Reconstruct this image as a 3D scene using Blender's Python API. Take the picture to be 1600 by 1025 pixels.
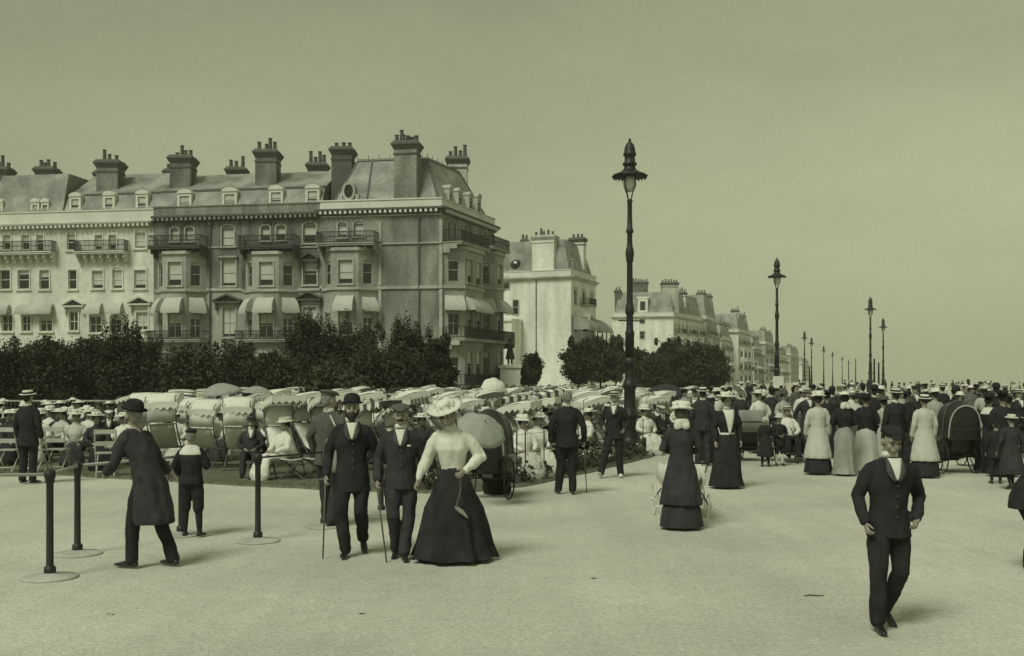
import bpy, bmesh, math, random
import numpy as np
from mathutils import Vector, Matrix, noise as mnoise
S = bpy.context.scene
for o in list(bpy.data.objects): bpy.data.objects.remove(o)
rnd = random.Random(11)
R = math.radians
# ---------------------------------------------------------------- camera
EYE, HOR, FPX = 2.0, 592.0, 1600.0          # eye height (m), horizon row and focal length in pixels of the 1600 px photograph
cd = bpy.data.cameras.new('camera'); cam = bpy.data.objects.new('camera', cd)
S.collection.objects.link(cam); S.camera = cam
cam.location = (0, 0, EYE); cam.rotation_euler = (R(90), 0, 0)
cd.sensor_width = 36; cd.lens = 36; cd.shift_y = (HOR - 512.5) / 1600
cd.clip_start = .1; cd.clip_end = 20000
S.render.engine = 'CYCLES'
# ---------------------------------------------------------------- light
SUN_EL, SUN_AZ = 52, 214       # high sun behind the camera's left shoulder, veiled by thin cloud
w = bpy.data.worlds.new('World'); S.world = w; w.use_nodes = True
nt = w.node_tree; nt.nodes.clear()
def N(t, **k):
    n = nt.nodes.new(t)
    for a, b in k.items(): setattr(n, a, b)
    return n
out = N('ShaderNodeOutputWorld'); bg = N('ShaderNodeBackground'); bg.inputs[1].default_value = .1
sky = N('ShaderNodeTexSky'); sky.sky_type = 'NISHITA'; sky.sun_disc = False
sky.sun_elevation = R(SUN_EL); sky.sun_rotation = R(SUN_AZ); sky.dust_density = 5; sky.air_density = 1.5
bw = N('ShaderNodeRGBToBW'); nt.links.new(sky.outputs[0], bw.inputs[0])
pw = N('ShaderNodeMath', operation='POWER'); pw.inputs[1].default_value = .1; nt.links.new(bw.outputs[0], pw.inputs[0])
tc = N('ShaderNodeTexCoord'); mp = N('ShaderNodeMapping'); mp.inputs['Scale'].default_value = (1.2, 1.2, 3.2)
nz = N('ShaderNodeTexNoise'); nz.inputs['Scale'].default_value = 1.5; nz.inputs['Detail'].default_value = 6; nz.inputs['Roughness'].default_value = .55
nt.links.new(tc.outputs['Generated'], mp.inputs[0]); nt.links.new(mp.outputs[0], nz.inputs[0])
mr = N('ShaderNodeMapRange'); mr.inputs[1].default_value = .3; mr.inputs[2].default_value = .75; mr.inputs[3].default_value = .86; mr.inputs[4].default_value = 1.15
nt.links.new(nz.outputs[0], mr.inputs[0])
nz2 = N('ShaderNodeTexNoise'); nz2.inputs['Scale'].default_value = 330; nz2.inputs['Detail'].default_value = 3
nt.links.new(tc.outputs['Generated'], nz2.inputs[0])
mr2 = N('ShaderNodeMapRange'); mr2.inputs[1].default_value = .3; mr2.inputs[2].default_value = .7; mr2.inputs[3].default_value = .97; mr2.inputs[4].default_value = 1.03
nt.links.new(nz2.outputs[0], mr2.inputs[0])
m1 = N('ShaderNodeMath', operation='MULTIPLY'); nt.links.new(pw.outputs[0], m1.inputs[0]); nt.links.new(mr.outputs[0], m1.inputs[1])
m2 = N('ShaderNodeMath', operation='MULTIPLY'); nt.links.new(m1.outputs[0], m2.inputs[0]); nt.links.new(mr2.outputs[0], m2.inputs[1])
sx_ = N('ShaderNodeSeparateXYZ'); nt.links.new(tc.outputs['Generated'], sx_.inputs[0])
mz = N('ShaderNodeMapRange'); mz.inputs[1].default_value = 0; mz.inputs[2].default_value = .36; mz.inputs[3].default_value = 1.1; mz.inputs[4].default_value = .8; nt.links.new(sx_.outputs[2], mz.inputs[0])
m3 = N('ShaderNodeMath', operation='MULTIPLY'); nt.links.new(m2.outputs[0], m3.inputs[0]); nt.links.new(mz.outputs[0], m3.inputs[1]); m2 = m3
cl_ = Vector(((1330-800)/1600, 1, (592-330)/1600)).normalized()      # a broad pale bank of cloud over the sea
dp = N('ShaderNodeVectorMath', operation='DOT_PRODUCT'); dp.inputs[1].default_value = cl_; nt.links.new(tc.outputs['Generated'], dp.inputs[0])
dn = N('ShaderNodeMath', operation='ADD'); dw = N('ShaderNodeMath', operation='MULTIPLY'); dw.inputs[1].default_value = .05; nt.links.new(nz.outputs[0], dw.inputs[0]); nt.links.new(dp.outputs['Value'], dn.inputs[0]); nt.links.new(dw.outputs[0], dn.inputs[1])
dm_ = N('ShaderNodeMapRange'); dm_.interpolation_type = 'SMOOTHSTEP'; dm_.inputs[1].default_value = .955; dm_.inputs[2].default_value = 1.025; dm_.inputs[3].default_value = 1; dm_.inputs[4].default_value = 1.2; nt.links.new(dn.outputs[0], dm_.inputs[0])
m4 = N('ShaderNodeMath', operation='MULTIPLY'); nt.links.new(m2.outputs[0], m4.inputs[0]); nt.links.new(dm_.outputs[0], m4.inputs[1]); m2 = m4
SKYK = 2.95
vm = N('ShaderNodeVectorMath', operation='SCALE'); vm.inputs[0].default_value = (1*SKYK, 1.045*SKYK, .67*SKYK)
nt.links.new(m2.outputs[0], vm.inputs['Scale'])
nt.links.new(vm.outputs[0], bg.inputs[0]); nt.links.new(bg.outputs[0], out.inputs[0])
sd = bpy.data.lights.new('sun', 'SUN'); sun = bpy.data.objects.new('sun', sd); S.collection.objects.link(sun)
sd.energy = 2.1; sd.angle = R(21); sd.color = (1, 1, .86)
_d = Vector((math.sin(R(SUN_AZ))*math.cos(R(SUN_EL)), math.cos(R(SUN_AZ))*math.cos(R(SUN_EL)), math.sin(R(SUN_EL))))
sun.rotation_euler = _d.to_track_quat('Z', 'Y').to_euler()
S.view_settings.view_transform = 'Standard'; S.view_settings.look = 'None'
S.view_settings.exposure = .1; S.view_settings.gamma = 1
S.render.resolution_x, S.render.resolution_y = 1024, 656
S.cycles.max_bounces = 6; S.cycles.volume_bounces = 1; S.cycles.transparent_max_bounces = 8
# ---------------------------------------------------------------- materials
MATS = {}
def mat(name, v, rough=.8, sc=3, var=.12, tint=(1, 1.02, .9), bump=0, bsc=30, metal=0, spec=.3, big=None, stripes=None, sheen=0, trans=0, tracks=False):
    if name in MATS: return MATS[name]
    m = bpy.data.materials.new(name); m.use_nodes = True; t = m.node_tree
    b = t.nodes['Principled BSDF']
    b.inputs['Roughness'].default_value = rough; b.inputs['Metallic'].default_value = metal
    b.inputs['Specular IOR Level'].default_value = spec
    if sheen: b.inputs['Sheen Weight'].default_value = sheen
    tcn = t.nodes.new('ShaderNodeTexCoord')
    n = t.nodes.new('ShaderNodeTexNoise'); n.inputs['Scale'].default_value = sc; n.inputs['Detail'].default_value = 5
    t.links.new(tcn.outputs['Object'], n.inputs[0])
    r = t.nodes.new('ShaderNodeValToRGB'); e = r.color_ramp.elements
    e[0].position = .3; e[1].position = .7
    e[0].color = tuple(v*(1-var)*c for c in tint) + (1,); e[1].color = tuple(min(v*(1+var)*c, .9) for c in tint) + (1,)
    t.links.new(n.outputs[0], r.inputs[0]); col = r.outputs[0]
    def mul(col, fac_socket, lo, hi, a=.35, z=.65):
        q = t.nodes.new('ShaderNodeMapRange'); q.inputs[1].default_value = a; q.inputs[2].default_value = z; q.inputs[3].default_value = lo; q.inputs[4].default_value = hi
        t.links.new(fac_socket, q.inputs[0])
        s = t.nodes.new('ShaderNodeVectorMath'); s.operation = 'SCALE'; t.links.new(col, s.inputs[0]); t.links.new(q.outputs[0], s.inputs['Scale'])
        return s.outputs[0]
    if big:                                   # slow, shapeless staining: (scale, low, high, vertical stretch)
        n2 = t.nodes.new('ShaderNodeTexNoise'); n2.inputs['Scale'].default_value = big[0]; n2.inputs['Detail'].default_value = 4
        mpn = t.nodes.new('ShaderNodeMapping'); mpn.inputs['Scale'].default_value = (1, 1, big[3] if len(big) > 3 else 1)
        t.links.new(tcn.outputs['Object'], mpn.inputs[0]); t.links.new(mpn.outputs[0], n2.inputs[0])
        col = mul(col, n2.outputs[0], big[1], big[2])
    if stripes:                               # woven stripes: (axis, width m, dark factor)
        sp = t.nodes.new('ShaderNodeSeparateXYZ'); t.links.new(tcn.outputs['Object'], sp.inputs[0])
        mm = t.nodes.new('ShaderNodeMath'); mm.operation = 'MODULO'; mm.inputs[1].default_value = stripes[1]*2
        ad = t.nodes.new('ShaderNodeMath'); ad.operation = 'ADD'; ad.inputs[1].default_value = 50*stripes[1]*2
        t.links.new(sp.outputs[stripes[0]], ad.inputs[0]); t.links.new(ad.outputs[0], mm.inputs[0])
        th = stripes[1]*(stripes[3] if len(stripes) > 3 else 1); col = mul(col, mm.outputs[0], stripes[2], 1, th*.97, th*1.03)
    if tracks:                                # faint wheel and foot wear running along the promenade
        n4 = t.nodes.new('ShaderNodeTexNoise'); n4.inputs['Scale'].default_value = 1; n4.inputs['Detail'].default_value = 6; n4.inputs['Distortion'].default_value = .6
        m5 = t.nodes.new('ShaderNodeMapping'); m5.inputs['Rotation'].default_value = (0, 0, R(22)); m5.inputs['Scale'].default_value = (2.6, .16, 1)
        t.links.new(tcn.outputs['Object'], m5.inputs[0]); t.links.new(m5.outputs[0], n4.inputs[0]); col = mul(col, n4.outputs[0], .965, 1.015, .38, .6)
        n5 = t.nodes.new('ShaderNodeTexNoise'); n5.inputs['Scale'].default_value = 4.5; n5.inputs['Detail'].default_value = 8; n5.inputs['Roughness'].default_value = .75
        t.links.new(tcn.outputs['Object'], n5.inputs[0]); col = mul(col, n5.outputs[0], .92, 1.03, .36, .6)
    t.links.new(col, b.inputs['Base Color'])
    if bump:
        n3 = t.nodes.new('ShaderNodeTexNoise'); n3.inputs['Scale'].default_value = bsc; n3.inputs['Detail'].default_value = 4
        t.links.new(tcn.outputs['Object'], n3.inputs[0])
        bp = t.nodes.new('ShaderNodeBump'); bp.inputs['Strength'].default_value = bump; bp.inputs['Distance'].default_value = .02
        t.links.new(n3.outputs[0], bp.inputs['Height']); t.links.new(bp.outputs[0], b.inputs['Normal'])
    m.diffuse_color = (v, v, v, 1)
    MATS[name] = m; return m
M_stucco = mat('pale_stucco', 0.74, .85, 2, .1, big=(.6, .78, 1.06, .22), bump=.2)
M_stucco2 = mat('grey_stucco', 0.42, .85, 2, .1, big=(.3, .72, 1.1, .35), bump=.15)
M_brick = mat('weathered_brick', 0.15, .9, 6, .22, big=(.7, .45, 1.5, .35), bump=.3, bsc=12)
M_gable = mat('rendered_gable', 0.24, .9, 5, .2, big=(.6, .65, 1.3, .3), bump=.3)
M_stone = mat('bay_stone', .36, .85, 3, .12, big=(.3, .75, 1.15, .5), bump=.2)
M_trim = mat('stone_trim', .42, .8, 4, .14, big=(.5, .75, 1.1))
M_trimd = mat('soot_shade_stone', .1, .85, 5, .25)  # dark trim; the brick-house cornices carry their shadow in this tone
M_white = mat('white_paint', 0.66, .6, 3, .05, big=(.4, .88, 1.04))
M_slate = mat('roof_slate', 0.25, .55, 8, .25, big=(.5, .6, 1.25), bump=.4, bsc=9)
M_lead = mat('lead_flashing', .09, .5, 5, .2)
M_pot = mat('clay_pot', .09, .8, 8, .3)
M_glass = mat('window_glass', 0.02, .12, 1, .2, spec=.6)
M_blind = mat('window_blind', 0.5, .8, 2, .08)
M_frame = mat('sash_paint', .5, .6, 2, .1)
M_iron = mat('black_iron', 0.02, .5, 10, .35, bump=.1, spec=.4)
M_awn = mat('awning_canvas', 0.46, .85, 1.5, .08, bump=.1)
M_grav = mat('rolled_gravel', .5, .95, 22, .15, tint=(1, 1.02, .86), big=(.3, .84, 1.07), bump=.7, bsc=38, tracks=True)
M_turf = mat('worn_turf', .11, .95, 9, .35, tint=(1, 1.06, .7), bump=.4)
M_leaf = mat('dark_leaf', 0.046, .7, 1.2, .45, tint=(.95, 1.1, .62), spec=.2)
M_leaf2 = mat('mid_leaf', 0.06, .7, 1.5, .45, tint=(.98, 1.1, .65), spec=.2)
M_bark = mat('bark', .06, .9, 6, .3)
M_suit = mat('black_cloth', 0.027, .9, 6, .3, tint=(1, 1, 1.05), spec=.12, bump=.2, bsc=14)
M_suit2 = mat('charcoal_cloth', 0.042, .9, 7, .25, tint=(1, 1, 1.05), spec=.12, bump=.2, bsc=14)
M_lapel = mat('silk_faced_lapel', .06, .6, 6, .2, tint=(1, 1, 1.02), spec=.3)
M_tweed = mat('grey_tweed', 0.095, .9, 40, .25, spec=.12, bump=.2, bsc=18)
M_midg = mat('mid_grey_cloth', .12, .9, 6, .15, bump=.2, bsc=14, spec=.15)
M_brown = mat('dull_brown_cloth', .08, .9, 6, .2, bump=.2, bsc=14, spec=.15)
M_palg = mat('pale_grey_cloth', .36, .9, 6, .1, bump=.2, bsc=14)
M_check = mat('striped_cotton', .42, .9, 6, .1, stripes=(0, .02, .5))
M_fawn = mat('fawn_cloth', .26, .9, 5, .12, bump=.2, bsc=14)
M_blouse = mat('white_cotton', 0.62, .85, 5, .06, bump=.25, bsc=16)
M_cream = mat('cream_linen', 0.47, .85, 5, .08, bump=.25, bsc=16)
M_skin = mat('skin', .27, .6, 5, .08, tint=(1.05, .98, .8), spec=.35)
M_hair = mat('dark_hair', .02, .7, 30, .4)
M_hairg = mat('grey_hair', .2, .8, 30, .3)
M_straw = mat('straw', .55, .8, 30, .12, bump=.2, bsc=60)
M_hatw = mat('pale_hat', 0.64, .8, 10, .1, bump=.3, bsc=25)
M_boot = mat('black_leather', .015, .35, 6, .3, spec=.5)
M_bootw = mat('white_canvas_shoe', .6, .8, 6, .1)
M_eye = mat('eye_brow_dark', .05, .6, 6, .1)  # dark tone of eyes, brows and mouth line
M_wood = mat('chair_wood', .1, .7, 4, .3, bump=.1)
M_woodp = mat('pale_chair_wood', .4, .7, 4, .15)
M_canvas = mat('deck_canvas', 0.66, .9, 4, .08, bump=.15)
M_canvg = mat('shaded_canvas', .4, .9, 4, .12, bump=.15)  # darker copy of the deck canvas, shade put into its colour
M_stripe = mat('striped_canvas', 0.66, .9, 4, .06, stripes=(1, .12, .13))
M_lined = mat('lined_canvas', .64, .9, 4, .08, stripes=(0, .09, .25, .35))
M_lined2 = mat('cross_lined_canvas', .6, .9, 4, .08, stripes=(1, .11, .3, .4))
M_stripe2 = mat('side_striped_canvas', .6, .9, 4, .06, stripes=(0, .075, .3))
M_hood = mat('black_hood_leather', .016, .45, 5, .35, spec=.45, bump=.2, bsc=8)
M_paras = mat('grey_silk', 0.3, .6, 4, .12, tint=(.95, 1.03, .9))
M_bronze = mat('dark_bronze', .03, .45, 6, .3, metal=.6)
M_globe = mat('frosted_globe', .55, .25, 3, .06, spec=.5)
M_sea = mat('pale_sea', .32, .25, .02, .1, spec=.6)
# ---------------------------------------------------------------- helpers
C = S.collection
def tag(o, label=None, cat=None, group=None, kind=None):
    if label: o['label'] = label
    if cat: o['category'] = cat
    if group: o['group'] = group
    if kind: o['kind'] = kind
    return o
def empty(name, loc=(0, 0, 0), rz=0, sc=1, label=None, cat=None, group=None):
    o = bpy.data.objects.new(name, None); C.objects.link(o); o.location = loc; o.rotation_euler = (0, 0, rz); o.scale = (sc, sc, sc)
    o.empty_display_size = .2
    return tag(o, label, cat, group)
def link(name, me, m, parent=None):
    o = bpy.data.objects.new(name, me); C.objects.link(o)
    if parent is not None: o.parent = parent
    if m is not None:
        if not me.materials: me.materials.append(None)
        o.material_slots[0].link = 'OBJECT'; o.material_slots[0].material = m
    return o
class MB:
    def __init__(s): s.v = []; s.f = []
    def add(s, vs, fs):
        n = len(s.v); s.v += [tuple(p) for p in vs]; s.f += [tuple(i+n for i in f) for f in fs]; return s
    def box(s, x0, y0, z0, x1, y1, z1):
        return s.add([(x0,y0,z0),(x1,y0,z0),(x1,y1,z0),(x0,y1,z0),(x0,y0,z1),(x1,y0,z1),(x1,y1,z1),(x0,y1,z1)],
                     [(0,3,2,1),(4,5,6,7),(0,1,5,4),(1,2,6,5),(2,3,7,6),(3,0,4,7)])
    def hexa(s, b, t):      # bottom and top quads, counter-clockwise from above
        n = len(b); fs = [tuple(range(n))[::-1], tuple(range(n, 2*n))] + [(i, (i+1) % n, n+(i+1) % n, n+i) for i in range(n)]
        return s.add(list(b)+list(t), fs)
    def lathe(s, prof, c=(0,0,0), seg=12, sx=1, sy=1, M=None, ripple=None):
        vs = []; 
        for r, z in prof:
            for k in range(seg):
                a = 2*math.pi*k/seg; rr = r
                if ripple: rr = r*(1+ripple(a, z))
                p = Vector((rr*math.cos(a)*sx, rr*math.sin(a)*sy, z))
                if M: p = M @ p
                vs.append((p.x+c[0], p.y+c[1], p.z+c[2]))
        n = len(prof); fs = [(i*seg+k, i*seg+(k+1) % seg, (i+1)*seg+(k+1) % seg, (i+1)*seg+k) for i in range(n-1) for k in range(seg)]
        fs += [tuple(range(seg))[::-1], tuple((n-1)*seg+k for k in range(seg))]
        return s.add(vs, fs)
    def tube(s, pts, rad, seg=8, flat=None, round_=True, side=None):
        pts = [Vector(p) for p in pts]; rad = list(rad) if hasattr(rad, '__len__') else [rad]*len(pts)
        fl = list(flat) if hasattr(flat, '__len__') else [flat or 1]*len(pts)
        if round_:
            d0 = (pts[0]-pts[1]).normalized(); d1 = (pts[-1]-pts[-2]).normalized()
            r0, r1 = rad[0], rad[-1]
            pts = [pts[0]+d0*r0*.8, pts[0]+d0*r0*.45] + pts + [pts[-1]+d1*r1*.45, pts[-1]+d1*r1*.8]
            rad = [r0*.35, r0*.8] + rad + [r1*.8, r1*.35]; fl = [fl[0]]*2+fl+[fl[-1]]*2
        n = len(pts); vs = []; u = None
        for i in range(n):
            d = (pts[min(i+1, n-1)]-pts[max(i-1, 0)]).normalized()
            if u is None:
                u = Vector(side) if side else (Vector((1,0,0)) if abs(d.x) < .8 else Vector((0,1,0)))
            u = (u-d*u.dot(d)).normalized(); q = d.cross(u)
            for k in range(seg):
                a = 2*math.pi*k/seg
                vs.append(pts[i]+u*rad[i]*math.cos(a)+q*rad[i]*fl[i]*math.sin(a))
        fs = [(i*seg+k, i*seg+(k+1) % seg, (i+1)*seg+(k+1) % seg, (i+1)*seg+k) for i in range(n-1) for k in range(seg)]
        fs += [tuple(range(seg))[::-1], tuple((n-1)*seg+k for k in range(seg))]
        return s.add(vs, fs)
    def ell(s, c, r, seg=12, rings=7, M=None):
        prof = [(max(math.sin(math.pi*i/rings), .02), -math.cos(math.pi*i/rings)) for i in range(rings+1)]
        D = Matrix.Diagonal(Vector(r)).to_4x4(); T = (M.to_4x4() @ D) if M else D
        return s.lathe(prof, c, seg, M=T)
    def sheet(s, P, thick=.012):      # grid of points P[i][j] given a thickness along z-ish normal
        a, b = len(P), len(P[0]); vs = [Vector(p) for row in P for p in row]
        nn = []
        for i in range(a):
            for j in range(b):
                du = Vector(P[min(i+1, a-1)][j])-Vector(P[max(i-1, 0)][j]); dv = Vector(P[i][min(j+1, b-1)])-Vector(P[i][max(j-1, 0)])
                k = du.cross(dv); nn.append(k.normalized() if k.length > 1e-9 else Vector((0,0,1)))
        n = a*b; vs2 = [v-m_*thick for v, m_ in zip(vs, nn)]
        fs = []
        for i in range(a-1):
            for j in range(b-1):
                q = (i*b+j, (i+1)*b+j, (i+1)*b+j+1, i*b+j+1); fs.append(q); fs.append(tuple(n+x for x in q[::-1]))
        rim = [(0, j) for j in range(b-1)] + [(i, b-1) for i in range(a-1)] + [(a-1, j) for j in range(b-1, 0, -1)] + [(i, 0) for i in range(a-1, 0, -1)]
        for k in range(len(rim)):
            p, q = rim[k], rim[(k+1) % len(rim)]; i0, i1 = p[0]*b+p[1], q[0]*b+q[1]
            fs.append((i0, i1, n+i1, n+i0))
        return s.add(vs+vs2, fs)
    def mesh(s, name='mesh', smooth=False, off=(0,0,0)):
        me = bpy.data.meshes.new(name)
        vs = s.v if off == (0,0,0) else [(a-off[0], b-off[1], c-off[2]) for a, b, c in s.v]
        me.from_pydata(vs, [], s.f)
        if smooth: me.shade_smooth()
        me.update(); return me
    def build(s, name, m, parent=None, smooth=False, off=(0,0,0)):
        return link(name, s.mesh(name, smooth, tuple(off)), m, parent)
def smooth_angle(me, deg=35):
    me.shade_smooth()
    try: me.set_sharp_from_angle(angle=R(deg))
    except Exception: pass
def gnd(px, py): d = EYE*FPX/(py-HOR); return ((px-800)/FPX*d, d)
def at(px, d): return (px-800)/FPX*d
def zat(py, d): return EYE+(HOR-py)/FPX*d
def copy_tree(o, parent=None):
    c = o.copy(); C.objects.link(c)
    if parent is not None: c.parent = parent
    for ch in list(o.children): copy_tree(ch, c)
    return c
# ================================================================= ground, sea
g = MB(); 
def edge_z(): pass
g.add([(-900,-60,0),(46,-60,0),(46,1400,0),(-900,1400,0)], [(0,1,2,3)]).add([(46,-60,0),(46,1400,0),(80,1400,-52),(80,-60,-52)], [(0,3,2,1)])
tag(g.build('promenade', M_grav), kind='structure')
g = MB().add([(-9000,-400,-50),(9000,-400,-50),(9000,12000,-50),(-9000,12000,-50)], [(0,1,2,3)])
tag(g.build('sea', M_sea), kind='structure')
# turf where the audience sits: its edge runs across, then recedes to the right
EDGE = [gnd(-80, 738), gnd(120, 744), gnd(340, 757), gnd(520, 766), gnd(700, 772), gnd(820, 761), gnd(925, 738), gnd(1031, 711), gnd(1110, 690), gnd(1165, 672), gnd(1200, 655), gnd(1230, 640)]
def edge_fine():
    out = []
    for (a, b) in zip(EDGE[:-1], EDGE[1:]):
        n = max(2, int(math.hypot(b[0]-a[0], b[1]-a[1])/.35))
        for i in range(n):
            t = i/n; out.append((a[0]+(b[0]-a[0])*t+rnd.uniform(-.03, .03), a[1]+(b[1]-a[1])*t+rnd.uniform(-.05, .05)))
    return out+[EDGE[-1]]
ef = edge_fine()
top = [(x, y, .035) for x, y in ef]; back = (-60, 130, .035), (-60, ef[0][1], .035)
poly = top+[(30, 130, .035), back[0], back[1]]
low = [(x*1.0, y-.05, .0) for x, y in ef]
g = MB(); g.add(poly, [tuple(range(len(poly)))])
n = len(ef)
g.add(low+top, [(i, i+1, n+i+1, n+i) for i in range(n-1)])
tag(g.build('lawn', M_turf), kind='structure')
# grass blades along the lawn's edge
g = MB()
for x, y in ef:
    for k in range(26):
        a = rnd.uniform(0, 6.28); px_, py_ = x+rnd.uniform(-.2, .2), y+rnd.uniform(-.04, .5); h = rnd.uniform(.03, .09)
        g.add([(px_, py_, .03), (px_+.012*math.cos(a), py_+.012*math.sin(a), .03), (px_+rnd.uniform(-.03, .03), py_+rnd.uniform(-.03, .03), .03+h)], [(0,1,2)])
tag(g.build('grass', M_turf), 'short ragged grass along the edge of the seating lawn', 'grass', kind='stuff')
# loose grit on the promenade
g = MB()
for k in range(2600):
    d = rnd.uniform(5.5, 26)**1; x = rnd.uniform(-.5, .5)*d*1.0; s_ = rnd.uniform(.004, .013)
    g.add([(x-s_, d, 0), (x, d-s_, 0), (x+s_, d, 0), (x, d+s_, 0), (x, d, s_*1.1)], [(0,1,4),(1,2,4),(2,3,4),(3,0,4)])
tag(g.build('grit', M_trim), 'loose small stones scattered over the promenade gravel', 'grit', kind='stuff')

hz = bpy.data.materials.new('haze'); hz.use_nodes = True; t_ = hz.node_tree; t_.nodes.clear()
_o = t_.nodes.new('ShaderNodeOutputMaterial'); _v = t_.nodes.new('ShaderNodeVolumePrincipled'); _v.inputs['Color'].default_value = (.93, .95, .8, 1); _v.inputs['Density'].default_value = .0004; _v.inputs['Anisotropy'].default_value = .2
t_.links.new(_v.outputs[0], _o.inputs['Volume'])
g = MB().box(-2600, -300, -53, 2600, 5200, 60); o = g.build('haze', None); o.data.materials.append(hz); tag(o, kind='stuff', label='thin sea haze over the promenade')
# ================================================================= buildings
class Fac:      # a vertical plane through ground points A (left) and B (right) as seen from outside
    def __init__(s, A, B):
        s.A = Vector(A); s.B = Vector(B); s.L = (s.B-s.A).length; s.u = (s.B-s.A)/s.L; s.n = Vector((s.u.y, -s.u.x))
    def s_(s, px, off=0):
        P = s.A+s.n*off; k = (px-800)/FPX; return (k*P.y-P.x)/(s.u.x-k*s.u.y)
    def z_(s, py, t, off=0): return zat(py, (s.A+s.n*off+s.u*t).y)
    def P(s, t, off=0, z=0): q = s.A+s.u*t+s.n*off; return (q.x, q.y, z)
    def rect(s, r, off=0):
        a, b = s.s_(r[0], off), s.s_(r[2], off); m = (a+b)/2
        return [a, b, s.z_(r[3], m, off), s.z_(r[1], m, off)]
    def box(s, mb, a, b, o0, o1, z0, z1):       # o0 < o1 offsets outward
        return mb.hexa([s.P(a, o1, z0), s.P(b, o1, z0), s.P(b, o0, z0), s.P(a, o0, z0)], [s.P(a, o1, z1), s.P(b, o1, z1), s.P(b, o0, z1), s.P(a, o0, z1)])
    def prof(s, mb, a, b, pr):                  # extrude a profile [(off, z)] along the facade
        n = len(pr); A = [s.P(a, o, z) for o, z in pr]; B = [s.P(b, o, z) for o, z in pr]
        return mb.add(A+B, [tuple(range(n)), tuple(range(2*n-1, n-1, -1))]+[(i, n+i, n+(i+1) % n, (i+1) % n) for i in range(n)])
def facade(F, root, z0, z1, wins, m, name='wall', surround=M_trim, a0=0, a1=None, rev=.24, off=0, detail=True):
    """wall with real openings; each opening gets a sash window (frame, pane, blind) set back in its reveal.
    wins: (s0, s1, z0, z1, blind 0..1, style)"""
    a1 = F.L if a1 is None else a1; O = root.location
    ws = [w_ for w_ in wins if w_[1] > a0+.02 and w_[0] < a1-.02]
    ws = [(max(w_[0], a0+.05), min(w_[1], a1-.05))+tuple(w_[2:]) for w_ in ws]
    xs = sorted({round(v, 4) for v in [a0, a1]+[w_[0] for w_ in ws]+[w_[1] for w_ in ws]})
    zs = sorted({round(v, 4) for v in [z0, z1]+[w_[2] for w_ in ws]+[w_[3] for w_ in ws]})
    g = MB()
    for i in range(len(xs)-1):
        run = None
        for j in range(len(zs)-1):
            cx, cz = (xs[i]+xs[i+1])/2, (zs[j]+zs[j+1])/2
            hole = any(w_[0] < cx < w_[1] and w_[2] < cz < w_[3] for w_ in ws)
            if not hole:
                g.add([F.P(xs[i], off, zs[j]), F.P(xs[i+1], off, zs[j]), F.P(xs[i+1], off, zs[j+1]), F.P(xs[i], off, zs[j+1])], [(0,1,2,3)])
    for w_ in ws:
        a, b, c, d = w_[:4]; f = [F.P(a, off, c), F.P(b, off, c), F.P(b, off, d), F.P(a, off, d)]; k = [F.P(a, off-rev, c), F.P(b, off-rev, c), F.P(b, off-rev, d), F.P(a, off-rev, d)]
        g.add(f+k, [(0,4,5,1),(1,5,6,2),(2,6,7,3),(3,7,4,0)])
    wl = g.build(name, m, root, off=O)
    for w_ in ws:
        a, b, c, d = w_[:4]; bl = w_[4] if len(w_) > 4 else 0; st = w_[5] if len(w_) > 5 else 'sash'
        fr = MB(); t = .07; r0, r1 = off-rev+.04, off-rev+.12
        for q in ((a, a+t, c, d), (b-t, b, c, d), (a+t, b-t, c, c+t), (a+t, b-t, d-t, d), (a+t, b-t, (c+d)/2-.03, (c+d)/2+.03)):
            F.box(fr, q[0], q[1], r0, r1, q[2], q[3])
        if st == 'tall' and b-a > .7: F.box(fr, (a+b)/2-.03, (a+b)/2+.03, r0, r1, c+t, d-t)
        if detail:                                  # stone surround, sill and head
            sw = .13
            F.box(fr, a-sw, a-.003, off-.02, off+.07, c, d); F.box(fr, b+.003, b+sw, off-.02, off+.07, c, d)
            F.box(fr, a-sw-.06, b+sw+.06, off-.02, off+.16, c-.14, c-.004)
            if st == 'arch':
                for k in range(6):
                    a_0, a_1 = math.pi*k/6, math.pi*(k+1)/6; m_ = (a+b)/2; h = (b-a)/2+sw; g_ = (b-a)/2
                    q = [(m_-h*math.cos(a_0), d+.55*h*math.sin(a_0)), (m_-h*math.cos(a_1), d+.55*h*math.sin(a_1)), (m_-g_*math.cos(a_1), d+.55*g_*math.sin(a_1)), (m_-g_*math.cos(a_0), d+.55*g_*math.sin(a_0))]
                    fr.hexa([F.P(x, off-.01, z) for x, z in q], [F.P(x, off+.08, z) for x, z in q])
            elif st == 'hood':
                F.box(fr, a-sw, b+sw, off-.02, off+.07, d+.004, d+.15); F.box(fr, a-sw-.1, b+sw+.1, off-.02, off+.3, d+.154, d+.27)
            else: F.box(fr, a-sw, b+sw, off-.02, off+.07, d+.004, d+.16)
        wf = fr.build('window', surround, root, off=O)
        pn = MB(); pn.add([F.P(a, off-rev+.07, c), F.P(b, off-rev+.07, c), F.P(b, off-rev+.07, d), F.P(a, off-rev+.07, d)], [(0,1,2,3)])
        pn.build('pane', M_glass, wf, off=O)
        if bl > 0:
            q = MB(); zt = d-t; zb = d-t-(d-c-2*t)*bl
            for (x0, x1, y0, y1) in ([(a+t, b-t, max(zb, (c+d)/2+.03), zt)] + ([(a+t, b-t, zb, (c+d)/2-.03)] if zb < (c+d)/2-.05 else [])):
                q.add([F.P(x0, off-rev+.078, y0), F.P(x1, off-rev+.078, y0), F.P(x1, off-rev+.078, y1), F.P(x0, off-rev+.078, y1)], [(0,1,2,3)])
            q.build('blind', M_blind, wf, off=O)
    return wl
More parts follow.
